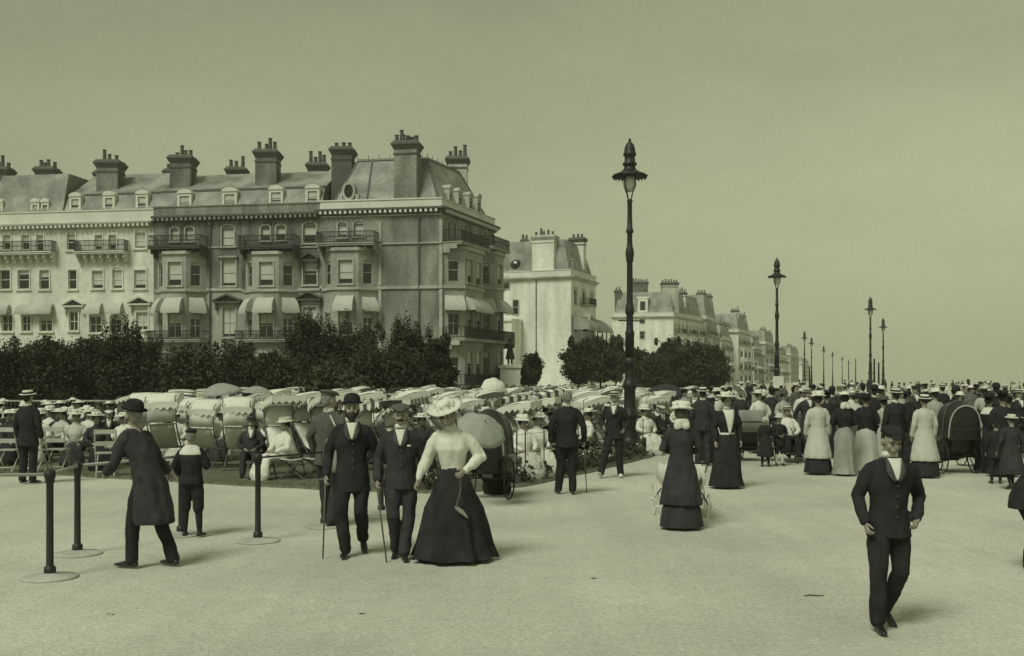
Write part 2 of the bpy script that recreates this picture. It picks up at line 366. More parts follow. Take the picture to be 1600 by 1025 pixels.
def awning(F, root, a, b, z1, z0, out_=1.0, off=0, m=M_awn):
    g = MB(); O = root.location; n = 7; P = []
    for i in range(n+1):
        t = i/n; zz = z1+(z0+.16-z1)*(t**1.25); oo = off+.06+out_*math.sin(t*math.pi/2*.92); row = []
        for j in range(7):
            s = j/6; fl = .14*t; row.append(F.P(a-fl+(b-a+2*fl)*s, oo, zz-.03*math.sin(math.pi*s)))
        P.append(row)
    P.append([F.P(a-.14+(b-a+.28)*j/6, off+.06+out_, z0-.03*(j % 2)) for j in range(7)])
    g.sheet(P, -.015)
    for e, sg in ((0, -1), (6, 1)):                 # cheeks
        for i in range(n):
            p, q = P[i][e], P[i+1][e]; w0 = F.P(a if e == 0 else b, off+.04, p[2]); w1 = F.P(a if e == 0 else b, off+.04, q[2])
            g.add([p, q, w1, w0], [(0,1,2,3)])
    return g.build('awning', m, root, off=O)
def balcony(F, root, a, b, z, out_=.9, h=1.0, off=0, m=M_iron, slab=M_trim, brackets=True, both=True):
    O = root.location; g = MB(); F.box(g, a, b, off+.003, off+out_, z-.22, z); F.box(g, a-.06, b+.06, off+.003, off+out_+.08, z-.06, z+.02)
    if brackets:
        n = max(2, int((b-a)/.8))
        for i in range(n+1):
            t = a+.1+(b-a-.2)*i/n; F.box(g, t-.09, t+.09, off+.003, off+out_*.75, z-.6, z-.22); F.box(g, t-.09, t+.09, off+.003, off+out_*.4, z-.95, z-.6)
    sl = g.build('balcony', slab, root, off=O)
    g = MB(); o1 = off+out_-.05
    for zz in (z+.1, z+h*.55, z+h): F.box(g, a, b, o1-.03, o1+.02, zz-.03, zz+.03)
    n = int((b-a)/.13)
    for i in range(n+1):
        t = a+(b-a)*i/n; F.box(g, t-.02, t+.02, o1-.02, o1+.01, z+.02, z+h)
    for t in (a, b):
        F.box(g, t-.03, t+.03, off+.02, o1, z+h-.03, z+h+.03); F.box(g, t-.03, t+.03, off+.02, o1, z+.07, z+.13)
        for k in range(6): F.box(g, t-.02, t+.02, off+.08+k*(out_-.15)/6, off+.12+k*(out_-.15)/6, z, z+h)
    g.build('railing', m, sl, off=O)
def bay(F, root, a, b, z0, z1, wins, m, out_=1.3, cant=1.35, surround=M_trim, name='bay', bands=()):
    """three-sided bay projecting from the facade; wins = list of (z0, z1, blind_front, blind_side, style) per storey"""
    O = root.location
    p0, p1, p2, p3 = F.P(a), F.P(a+cant, out_), F.P(b-cant, out_), F.P(b)
    for i, (p, q) in enumerate(((p0, p1), (p1, p2), (p2, p3))):
        G = Fac(p[:2], q[:2]); ws = []
        for (c, d, bf, bs, st) in wins:
            if i == 1:
                n = 1 if G.L < 2.6 else 2; ww = min(1.3, G.L/n*.62)
                for k in range(n):
                    m_ = G.L*(k+.5)/n; ws.append((m_-ww/2, m_+ww/2, c, d, bf, st))
            else: hw_ = min(.48, G.L*.28); ws.append((G.L/2-hw_, G.L/2+hw_, c, d, bs, st))
        facade(G, root, z0, z1, ws, m, name, surround, detail=(i == 1))
        if bands:
            for zb in bands: g = MB(); G.box(g, -.06, G.L+.06, .003, .14, zb-.12, zb+.12); g.build('band', surround, root, off=O)
    g = MB(); e = .18
    g.hexa([F.P(a-.1, 0, z1), F.P(a+cant-.05, out_+e, z1), F.P(b-cant+.05, out_+e, z1), F.P(b+.1, 0, z1)][::1], [F.P(a-.1, 0, z1+.28), F.P(a+cant-.05, out_+e, z1+.28), F.P(b-cant+.05, out_+e, z1+.28), F.P(b+.1, 0, z1+.28)])
    g.build('bay_roof', surround, root, off=O)
def pediment(F, root, a, b, z, h=.7, off=0, m=M_trim):
    g = MB(); O = root.location
    F.box(g, a, b, off, off+.45, z, z+.14)
    for (x0, x1, y0, y1) in ((a-.05, (a+b)/2, z+.143, z+h), ((a+b)/2, b+.05, z+h, z+.143)):
        g.hexa([F.P(x0, off+.5, y0), F.P(x1, off+.5, y1), F.P(x1, off, y1), F.P(x0, off, y0)], [F.P(x0, off+.5, y0+.16), F.P(x1, off+.5, y1+.16), F.P(x1, off, y1+.16), F.P(x0, off, y0+.16)])
    F.box(g, a+.1, a+.28, off, off+.3, z-.6, z-.003); F.box(g, b-.28, b-.1, off, off+.3, z-.6, z-.003)
    g.build('pediment', m, root, off=O)
    g = MB(); m_ = (a+b)/2; tri = [(a+.1, z+.15), (b-.1, z+.15), (m_, z+h-.02)]
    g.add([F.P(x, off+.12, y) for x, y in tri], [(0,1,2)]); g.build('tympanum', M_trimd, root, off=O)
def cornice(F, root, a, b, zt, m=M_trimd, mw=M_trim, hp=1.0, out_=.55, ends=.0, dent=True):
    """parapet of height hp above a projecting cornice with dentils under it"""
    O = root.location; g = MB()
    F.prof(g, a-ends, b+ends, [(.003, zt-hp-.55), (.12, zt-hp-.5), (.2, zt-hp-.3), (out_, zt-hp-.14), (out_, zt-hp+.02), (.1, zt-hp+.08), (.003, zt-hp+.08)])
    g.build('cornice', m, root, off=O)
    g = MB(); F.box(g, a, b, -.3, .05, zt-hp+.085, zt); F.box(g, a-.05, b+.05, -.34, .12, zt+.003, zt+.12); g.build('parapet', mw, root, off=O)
    if dent:
        g = MB(); t = a+.2
        while t < b: F.box(g, t-.11, t+.11, .16, out_-.04, zt-hp-.42, zt-hp-.15); t += .46
        tag(g.build('dentil', mw, root, off=O), kind='stuff')
def chimney(root, x, y, z0, z1, wx, wy, m=M_brick, pots=4, rz=0, seed=0, capm=M_trimd, flare=.2):
    wx *= .88
    O = root.location; r_ = random.Random(seed*7+3); M = Matrix.Rotation(rz, 3, 'Z')
    def bx(g, a, b, c, d, z_0, z_1, a2=None):
        a2 = a2 if a2 is not None else 0
        bq = [(a, c), (b, c), (b, d), (a, d)]; tq = [(a-a2, c-a2), (b+a2, c-a2), (b+a2, d+a2), (a-a2, d+a2)]
        f = lambda q, z: [tuple(Vector((x, y, 0))+M @ Vector((p[0], p[1], z))) for p in q]
        g.hexa(f(bq, z_0), f(tq, z_1))
    g = MB(); bx(g, -wx/2, wx/2, -wy/2, wy/2, z0, z1-.8)
    st = g.build('chimney', m, root, off=O)
    g = MB(); bx(g, -wx/2-.06, wx/2+.06, -wy/2-.06, wy/2+.06, z1-1.25, z1-1.1)
    bx(g, -wx/2-.02, wx/2+.02, -wy/2-.02, wy/2+.02, z1-.797, z1-.4, flare); bx(g, -wx/2-flare-.05, wx/2+flare+.05, -wy/2-flare-.05, wy/2+flare+.05, z1-.397, z1-.25)
    bx(g, -wx/2-flare, wx/2+flare, -wy/2-flare, wy/2+flare, z1-.247, z1, -flare*.8)
    g.build('chimney_cap', capm, st, off=O)
    for i in range(pots):
        px_ = -wx/2+wx*(i+.5)/pots; py_ = r_.uniform(-.25, .25)*wy; p = Vector((x, y, 0))+M @ Vector((px_, py_, 0)); h = r_.choice([.5, .6, .6, .75, 1.15])
        g = MB(); g.lathe([(.2, z1), (.17, z1+h*.7), (.16, z1+h-.1), (.2, z1+h-.08), (.2, z1+h)], (p.x, p.y, 0), 8); g.build('chimney_pot', M_pot, st, off=O)
    return st
def dormer(F, root, px0, px1, py0, py1, off=-.6, m=M_white, bl=.5, depth=2.0, arch=True):
    O = root.location; a, b = F.s_(px0, off), F.s_(px1, off); m_ = (a+b)/2; z0, z1 = F.z_(py1, m_, off), F.z_(py0, m_, off)
    g = MB(); t = min(.22, (b-a)*.2)
    F.box(g, a, a+t, off-depth, off, z0, z1-.3); F.box(g, b-t, b, off-depth, off, z0, z1-.3); F.box(g, a+t, b-t, off-depth, off, z1-.55, z1-.3); F.box(g, a+t, b-t, off-.2, off, z0, z0+.12)
    h = (b-a)/2+.06
    for k in range(6):
        a0, a1 = math.pi*k/6, math.pi*(k+1)/6
        q = [(m_-h*math.cos(a0), z1-.297+.4*math.sin(a0)), (m_-h*math.cos(a1), z1-.297+.4*math.sin(a1)), (m_, z1-.297)]
        g.hexa([F.P(x, off-depth, z) for x, z in q], [F.P(x, off+.08, z) for x, z in q])
    d_ = g.build('dormer', m, root, off=O)
    g = MB(); g.add([F.P(a+t, off-.12, z0+.12), F.P(b-t, off-.12, z0+.12), F.P(b-t, off-.12, z1-.55), F.P(a+t, off-.12, z1-.55)], [(0,1,2,3)]); g.build('pane', M_glass, d_, off=O)
    g = MB(); zm = z1-.58; zb = zm-(z1-z0-.7)*bl
    g.add([F.P(a+t+.05, off-.11, zb), F.P(b-t-.05, off-.11, zb), F.P(b-t-.05, off-.11, zm), F.P(a+t+.05, off-.11, zm)], [(0,1,2,3)])
    F.box(g, a+t, b-t, off-.11, off-.07, (z0+z1)/2-.25, (z0+z1)/2-.19); g.build('sash', M_blind, d_, off=O)
def downpipe(F, root, px, z0, z1):
    g = MB(); s = F.s_(px); F.box(g, s-.06, s+.06, .02, .14, z0, z1); F.box(g, s-.13, s+.13, .02, .24, z1-.003, z1+.3); g.build('downpipe', M_lead, root, off=root.location)

# ---- the near terrace: front line runs slightly away to the left
P0 = Vector((-6.19, 90)); DIR = Vector((-26.85, 4.4)).normalized()
def on_line(px):       # point of the front line seen at column px
    k = (px-800)/FPX; t = (k*P0.y-P0.x)/(DIR.x-k*DIR.y); return P0+DIR*t
def sub(pxa, pxb): return Fac(on_line(pxa), on_line(pxb))
ZT = 17.75
def wr(F, rects, off=0):   # window rects from photograph columns and rows
    out = []
    for r in rects:
        q = F.rect(r[:4], off); out.append((q[0], q[1], q[2], q[3])+tuple(r[4:]))
    return out
def body_box(F, root, depth, z1, m, sides=True):       # sides and back of a house
    g = MB(); L = F.L
    for (p, q) in (((L, 0), (L, -depth)), ((L, -depth), (0, -depth)), ((0, -depth), (0, 0))):
        g.add([F.P(p[0], p[1], 0), F.P(q[0], q[1], 0), F.P(q[0], q[1], z1), F.P(p[0], p[1], z1)], [(0,1,2,3)])
    g.build('side_wall', m, root, off=root.location)
def mansard(F, root, zb, z1, z2, depth=12, m=M_slate, in1=1.0, in2=5.5, a0=None, a1=None):
    a0 = 0 if a0 is None else a0; a1 = F.L if a1 is None else a1
    g = MB(); F.prof(g, a0, a1, [(-.35, zb), (-.35-in1, z1), (-.35-in2, z2), (-depth+in2, z2), (-depth+in1, z1), (-depth, zb)]); rf = g.build('roof', m, root, off=root.location)
    g = MB(); F.box(g, a0, a1, -.42-in1, -.28-in1, z1-.12, z1+.1); g.build('roof_gutter', M_lead, root, off=root.location)
    return rf
def house_root(F, label, group='houses of the near terrace'):
    p = F.P(F.L/2, 0, 0); return empty('terrace_house', p, 0, 1, label, 'house', group)
# house A: far left, stucco with pavilion roof
F = sub(-70, 95); r = house_root(F, 'pale stucco terrace house with a steep pavilion roof at the far left')
ws = wr(F, [(-40,367,-27,391,.5,'sash'),(5,367,17,390,.4,'sash'),(34,367,46,390,.4,'sash'),(57,367,68,392,.3,'sash'),(-40,422,-22,452,0,'sash'),(0,422,16,452,0,'sash'),(28,422,46,452,.2,'sash'),(62,422,77,452,.35,'sash'),
            (-40,492,-20,518,0,'tall'),(3,492,20,518,0,'tall'),(34,493,48,518,0,'tall'),(62,493,82,518,.3,'tall')])
facade(F, r, 0, ZT-.2, ws, M_stucco, surround=M_stucco); body_box(F, r, 12, ZT-.2, M_stucco)
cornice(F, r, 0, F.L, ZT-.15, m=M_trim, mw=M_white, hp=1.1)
balcony(F, r, F.s_(-45), F.s_(88), F.z_(396, F.L/2), slab=M_white, m=M_iron)
awning(F, r, F.s_(-38), F.s_(16), F.z_(476, 5), F.z_(492, 5), .7, m=M_stucco2); awning(F, r, F.s_(32), F.s_(84), F.z_(476, 5), F.z_(492, 5), .7, m=M_stucco2)
g = MB(); a, b = F.s_(-40), F.s_(93); zt = zat(268, 97)
g.hexa([F.P(a, -.4, ZT-.3), F.P(b, -.4, ZT-.3), F.P(b, -11, ZT-.3), F.P(a, -11, ZT-.3)], [F.P(a+1.6, -2, zt), F.P(b-.35, -2, zt), F.P(b-.35, -9, zt), F.P(a+1.6, -9, zt)]); g.build('roof', M_slate, r, off=r.location)
dormer(F, r, 48, 61, 311, 332, m=M_white, bl=.6); dormer(F, r, 64, 76, 311, 332, m=M_white, bl=.1); dormer(F, r, -10, 4, 311, 332)
q = on_line(44); chimney(r, q.x, q.y+4, ZT-1, zat(262, q.y+4), 1.9, 1.5, M_trimd, 4, seed=1)
q = on_line(-30); chimney(r, q.x, q.y+4, ZT-1, zat(262, q.y+4), 1.9, 1.5, M_trimd, 4, seed=2)
# house B: pale stucco
F = sub(95, 240); r = house_root(F, 'pale stucco terrace house next to the dark brick one, awnings over its first floor')
ws = wr(F, [(105,366,118,391,.3,'arch'),(148,367,160,390,.8,'sash'),(170,367,182,390,.7,'sash'),(211,363,228,388,.9,'arch'),
            (107,422,120,452,0,'sash'),(144,423,161,451,.8,'sash'),(176,422,191,451,.85,'arch'),(210,422,228,451,.8,'sash'),
            (108,487,122,517,0,'tall'),(140,494,158,520,0,'tall'),(172,494,190,520,.2,'tall'),(213,488,231,516,.8,'tall'),(108,545,122,575,.4,'sash'),(145,545,160,575,.3,'sash'),(213,545,231,575,.3,'sash')])
facade(F, r, 0, ZT-.2, ws, M_stucco, surround=M_stucco); body_box(F, r, 12, ZT-.2, M_stucco)
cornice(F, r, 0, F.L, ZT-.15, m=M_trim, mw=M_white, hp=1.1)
balcony(F, r, F.s_(124), F.s_(201), F.z_(394, F.L/2), slab=M_white)
awning(F, r, F.s_(139), F.s_(160), F.z_(473, 5), F.z_(491, 5), .7); awning(F, r, F.s_(173), F.s_(192), F.z_(473, 5), F.z_(491, 5), .7)
pediment(F, r, F.s_(101), F.s_(134), F.z_(480, 2), m=M_white); pediment(F, r, F.s_(203), F.s_(238), F.z_(477, 8), m=M_white)
mansard(F, r, ZT-.3, zat(305, 97), zat(272, 101))
for q in ((108,126,302,329),(161,179,300,328),(212,231,298,327)): dormer(F, r, *q, bl=.6)
q = on_line(152); chimney(r, q.x, q.y+3.2, ZT-1, zat(252, q.y+3.2), 2.3, 1.9, M_brick, 3, seed=3); 
q = on_line(224); chimney(r, q.x, q.y+9, ZT-1, zat(265, q.y+9), 2.0, 1.2, M_trimd, 3, seed=4)
q = on_line(112); chimney(r, q.x, q.y+8, ZT-1, zat(268, q.y+8), 1.9, 1.2, M_trimd, 2, seed=5)
# house C, D, E-front: brick with stone bays
def brick_house(pxa, pxb, label, bay_px, top_w, single, ped, chim, dorm):
    F = sub(pxa, pxb); r = house_root(F, label)
    b0, b1 = F.s_(bay_px[0]), F.s_(bay_px[1]); mid = (b0+b1)/2
    zb_top = F.z_(386, mid, .9)
    ws = wr(F, top_w)
    zs_ = F.z_(453, F.L/2); allw = ws+wr(F, single)
    facade(F, r, zs_, ZT-.2, [q for q in allw if q[2] > zs_], M_brick, surround=M_trim); facade(F, r, 0, zs_, [q for q in allw if q[2] <= zs_], M_stone, surround=M_trim); body_box(F, r, 12, ZT-.2, M_brick)
    z2a, z2b = F.z_(447, mid, .95), F.z_(410, mid, .95); z1a, z1b = F.z_(528, mid, .95), F.z_(490, mid, .95)
    bay(F, r, b0, b1, 0, zb_top-.7, [(z2a, z2b, .75, .1, 'sash'), (z1a, z1b, .4, .2, 'tall'), (F.z_(592, mid, .95), F.z_(552, mid, .95), .5, .2, 'sash')], M_stone, bands=(F.z_(454, mid, .9), F.z_(534, mid, .9)))
    balcony(F, r, b0-.1, b1+.1, zb_top, out_=1.55, slab=M_trimd, brackets=True)
    n = (b1-b0-1.5)
    p1, p2 = F.P(b0+1.35, 1.3), F.P(b1-1.35, 1.3); G = Fac(p1[:2], p2[:2])
    zA, zB = F.z_(465, mid, 1), F.z_(489, mid, 1.6)
    k = 1 if G.L < 2.6 else 2
    for i in range(k):
        m_ = G.L*(i+.5)/k; awning(G, r, m_-.78, m_+.78, zA, zB, .9)
    G = Fac(F.P(b1-1.35, 1.3)[:2], F.P(b1)[:2]); awning(G, r, G.L/2-.62, G.L/2+.62, zA, zB, .7)
    G = Fac(F.P(b0)[:2], F.P(b0+1.35, 1.3)[:2]); awning(G, r, G.L/2-.62, G.L/2+.62, zA, zB, .7)
    balcony(F, r, b0-.3, b1+.3, F.z_(531, mid, 1.2), out_=1.8, brackets=False, h=.8)
    cornice(F, r, 0, F.L, ZT, m=M_trimd, mw=M_gable, hp=.85)  # cornice shadow is put into its dark stone colour
    zb = F.z_(453, F.L/2); zc = F.z_(387, F.L/2)
    for q in ((0, b0-.02, .14, zb-.12, zb+.12), (b1+.02, F.L, .14, zb-.12, zb+.12), (b1+.2, F.L, .1, zc-.06, zc+.06)):
        g = MB(); F.box(g, q[0], q[1], .003, q[2], q[3], q[4]); g.build('string_course', M_trim, r, off=r.location)
    for p in ped: pediment(F, r, F.s_(p[0]), F.s_(p[1]), F.z_(p[2], F.L-2), m=M_trimd)
    mansard(F, r, ZT-.3, zat(298, 95), zat(268, 98))
    for q in dorm: dormer(F, r, *q, bl=.7)
    for (px, py, wx, wy, dy, pots, sd) in chim:
        q = on_line(px); chimney(r, q.x, q.y+dy, ZT-1, zat(py, q.y+dy), wx, wy, M_brick, pots, seed=sd)
    return F, r
F, r = brick_house(240, 378, 'sooty brick terrace house beside the pale stucco one, pediment over its door', (246, 322),
    [(267,359,279,377,.9,'arch'),(290,358,303,377,.9,'arch'),(347,357,366,385,.95,'arch')],
    [(347,405,368,447,.9,'hood'),(348,481,368,527,.9,'tall')], [(336,378,474)],
    [(268,245,2.2,2.0,3.4,4,7),(329,262,1.9,1.2,9,3,8)], [(277,299,297,324),(347,370,294,322)])
downpipe(F, r, 329, 0, 16)
F, r = brick_house(378, 500, 'sooty brick terrace house in the middle of the terrace, curtained window by its bay', (384, 466),
    [(408,356,422,376,.6,'arch'),(432,355,446,375,.6,'arch'),(474,353,494,380,.5,'arch')],
    [(474,411,495,445,.35,'hood'),(474,480,495,527,.5,'tall')], [(465,503,470),(471,499,409)],
    [(405,236,2.2,2.0,3.4,4,9),(467,255,2.0,1.2,9,4,10)], [(420,442,291,319),(477,499,289,317)])
# house E: corner house with the great mansard
F = sub(500, 690); FE = F; RB = Vector((-1.75, 102)); FR = Fac(F.B, RB)
r = empty('corner_house', (F.B.x, F.B.y, 0), 0, 1, 'large brick corner house with tall mansard roof and a broad blank side wall', 'house', 'houses of the near terrace')
b0, b1 = F.s_(505), F.s_(590); mid = (b0+b1)/2
facade(F, r, 0, ZT-.2, wr(F, [(528,351,542,371,.8,'arch'),(553,350,568,369,.9,'arch')]), M_gable, surround=M_trim)
bay(F, r, b0, b1, 0, F.z_(380, mid, .9)-.7, [(F.z_(444, mid, .95), F.z_(407, mid, .95), .8, .1, 'sash'), (F.z_(524, mid, .95), F.z_(489, mid, .95), .4, .2, 'tall')], M_stone, bands=(F.z_(451, mid, .9), F.z_(531, mid, .9)))
balcony(F, r, b0-.1, b1+.1, F.z_(380, mid, 1.2), out_=1.55, slab=M_trim)
G = Fac(F.P(b0+1.35, 1.3)[:2], F.P(b1-1.35, 1.3)[:2])
for i in range(2 if G.L > 2.6 else 1):
    k = 2 if G.L > 2.6 else 1; m_ = G.L*(i+.5)/k; awning(G, r, m_-.78, m_+.78, F.z_(462, mid, 1), F.z_(486, mid, 1.6), .9)
G = Fac(F.P(b1-1.35, 1.3)[:2], F.P(b1)[:2]); awning(G, r, G.L/2-.62, G.L/2+.62, F.z_(464, mid, 1), F.z_(486, mid, 1.6), .7)
for (y, a, b, t) in ((449, b1+.02, F.L+.1, .13), (449, 0, b0-.02, .13), (380, b1+.3, F.L+.06, .06), (337, 0, F.L+.06, .06)): zb = F.z_(y, (a+b)/2); g = MB(); F.box(g, a, b, .003, .14, zb-t, zb+t); g.build('string_course', M_trim, r, off=r.location)
for px in (594, 689):
    s = F.s_(px)
    for q in ((F.z_(446, s), F.z_(382, s)), (0, F.z_(452, s)), (F.z_(378, s), 16)): g = MB(); F.box(g, s-.14, s+.14, .003, .09, *q); g.build('pilaster', M_trim, r, off=r.location)
downpipe(F, r, 655, 0, 16.2)
cornice(F, r, 0, F.L+.02, ZT+.1, m=M_trimd, mw=M_white, hp=.75, ends=.3)
# promenade-facing side with two bays
s1, s2 = FR.s_(738), FR.L
facade(FR, r, 0, ZT-.2, wr(FR, [(698,349,703,375,.1,'arch'),(707,350,712,376,.1,'arch'),(723,355,729,378,.1,'arch'),(747,362,751,390,.1,'arch'),(756,363,760,390,.1,'arch')]), M_gable, surround=M_trim)
for (p, q, e) in ((691, 735, 0), (741, 768, 1)):
    a, b = FR.s_(p), min(FR.s_(q), FR.L-.05); m_ = (a+b)/2
    bay(FR, r, a, b, 0, FR.z_(384+6*e, m_, .9)-.6, [(FR.z_(444+2*e, m_, 1), FR.z_(408+6*e, m_, 1), .7, .1, 'sash'), (FR.z_(526, m_, 1), FR.z_(488+2*e, m_, 1), .3, .1, 'tall'), (FR.z_(597, m_, 1), FR.z_(549, m_, 1), .4, .2, 'arch')], M_stone, out_=1.7, cant=1.1, bands=(FR.z_(452, m_, 1),))
    balcony(FR, r, a-.1, b+.1, FR.z_(384+5*e, m_, 1.5), out_=1.9, slab=M_trim)
    G = Fac(FR.P(a+1.1, 1.7)[:2], FR.P(b-1.1, 1.7)[:2]); awning(G, r, .1, G.L-.1, FR.z_(466+3*e, m_, 1.7), FR.z_(489+2*e, m_, 2.3), 1.0)
    G = Fac(FR.P(a)[:2], FR.P(a+1.1, 1.7)[:2]); awning(G, r, .2, G.L-.2, FR.z_(465+3*e, m_, 1), FR.z_(488+2*e, m_, 2), 1.0)
balcony(FR, r, .1, FR.L, FR.z_(532, FR.L/2, 2), out_=2.2, slab=M_trim); balcony(FR, r, .1, FR.L, FR.z_(602, FR.L/2, 2), out_=2.2, brackets=False)
cornice(FR, r, -.02, FR.L, ZT+.1, m=M_trimd, mw=M_white, hp=.75, ends=.3)
g = MB(); A_, B_, C_ = F.A, F.B, RB; D_ = A_+(RB-F.B)
g.add([(C_.x,C_.y,0),(D_.x,D_.y,0),(A_.x,A_.y,0),(C_.x,C_.y,ZT),(D_.x,D_.y,ZT),(A_.x,A_.y,ZT)], [(0,1,4,3),(1,2,5,4)]); g.build('side_wall', M_gable, r, off=r.location)
u, v = F.u, FR.u; zt = zat(247, 92.5)
def crn(P, a, b, z): q = P+u*a+v*b; return (q.x, q.y, z)
g = MB(); g.hexa([crn(A_, .9, .4, ZT-.2), crn(B_, -.4, .4, ZT-.2), crn(C_, -.4, -.3, ZT-.2), crn(D_, .9, -.3, ZT-.2)], [crn(A_, 2.2, 2.6, zt), crn(B_, -2.4, 2.6, zt), crn(C_, -2.2, -3.4, zt), crn(D_, 2.2, -3.4, zt)]); g.build('roof', M_slate, r, off=r.location)
g = MB()
for (p, q) in ((crn(A_, .9, .4, ZT-.2), crn(A_, 2.2, 2.6, zt)), (crn(B_, -.4, .4, ZT-.2), crn(B_, -2.4, 2.6, zt)), (crn(C_, -.4, -.3, ZT-.2), crn(C_, -2.2, -3.4, zt)), (crn(A_, 2.2, 2.6, zt), crn(B_, -2.4, 2.6, zt)), (crn(B_, -2.4, 2.6, zt), crn(C_, -2.2, -3.4, zt)), (crn(A_, 4.1, .4, ZT-.1), crn(A_, 3.6, 2.6, zt))): g.tube([p, q], .09, 6, round_=False)
g.build('roof_roll', M_lead, r, off=r.location)
g = MB()     # iron cresting
for (p, q) in ((crn(A_, 2.2, 2.6, zt), crn(B_, -2.4, 2.6, zt)), (crn(B_, -2.4, 2.6, zt), crn(C_, -2.2, -3.4, zt))):
    p, q = Vector(p), Vector(q); n_ = 26
    for i in range(n_+1): a = p.lerp(q, i/n_); h = .18 if i % 4 else .5; g.tube([a, a+Vector((0,0,h))], .025, 4, round_=False)
    g.tube([p+Vector((0,0,.15)), q+Vector((0,0,.15))], .02, 4, round_=False)
g.build('roof_cresting', M_iron, r, off=r.location)
# oval dormer
s = F.s_(547, -1); z = F.z_(300, s, -1); g = MB(); ring = []
for k in range(16):
    a = 2*math.pi*k/16; ring.append((math.cos(a), math.sin(a)))
for k in range(16):
    a, b = ring[k], ring[(k+1) % 16]
    q = [(s+.42*a[0], z+.62*a[1]), (s+.42*b[0], z+.62*b[1]), (s+.62*b[0], z+.85*b[1]), (s+.62*a[0], z+.85*a[1])]
    g.hexa([F.P(x, -2.4, y) for x, y in q], [F.P(x, -.55, y) for x, y in q])
F.box(g, s-.95, s-.6, -1.6, -.6, z-1.0, z-.25); F.box(g, s+.6, s+.95, -1.6, -.6, z-1.0, z-.25)
dm = g.build('dormer', M_trim, r, off=r.location)
g = MB(); g.add([F.P(s+.44*a, -.75, z+.64*b) for a, b in ring], [tuple(range(16))]); g.build('pane', M_glass, dm, off=r.location)
for (a, b, c, d) in ((702,708,292,322),(716,723,297,326),(733,739,303,330),(746,752,306,334)): dormer(FR, r, a, b, c-2, d, off=-.5, bl=.2, m=M_trim)
q = F.P(F.s_(636, -.8), -.9); chimney(r, q[0], q[1], ZT-.5, zat(222, q[1]), 2.35, 1.5, M_gable, 7, rz=math.atan2(u.y, u.x), seed=12, capm=M_trimd)
q = on_line(527); chimney(r, q.x, q.y+3.2, ZT-1, zat(231, q.y+3), 2.1, 1.9, M_trimd, 3, seed=13)
q = FR.P(FR.L*.86, -3.2); chimney(r, q[0], q[1], ZT-1, zat(246, q[1]), 2.2, 1.6, M_trim, 4, seed=14, capm=M_trimd)

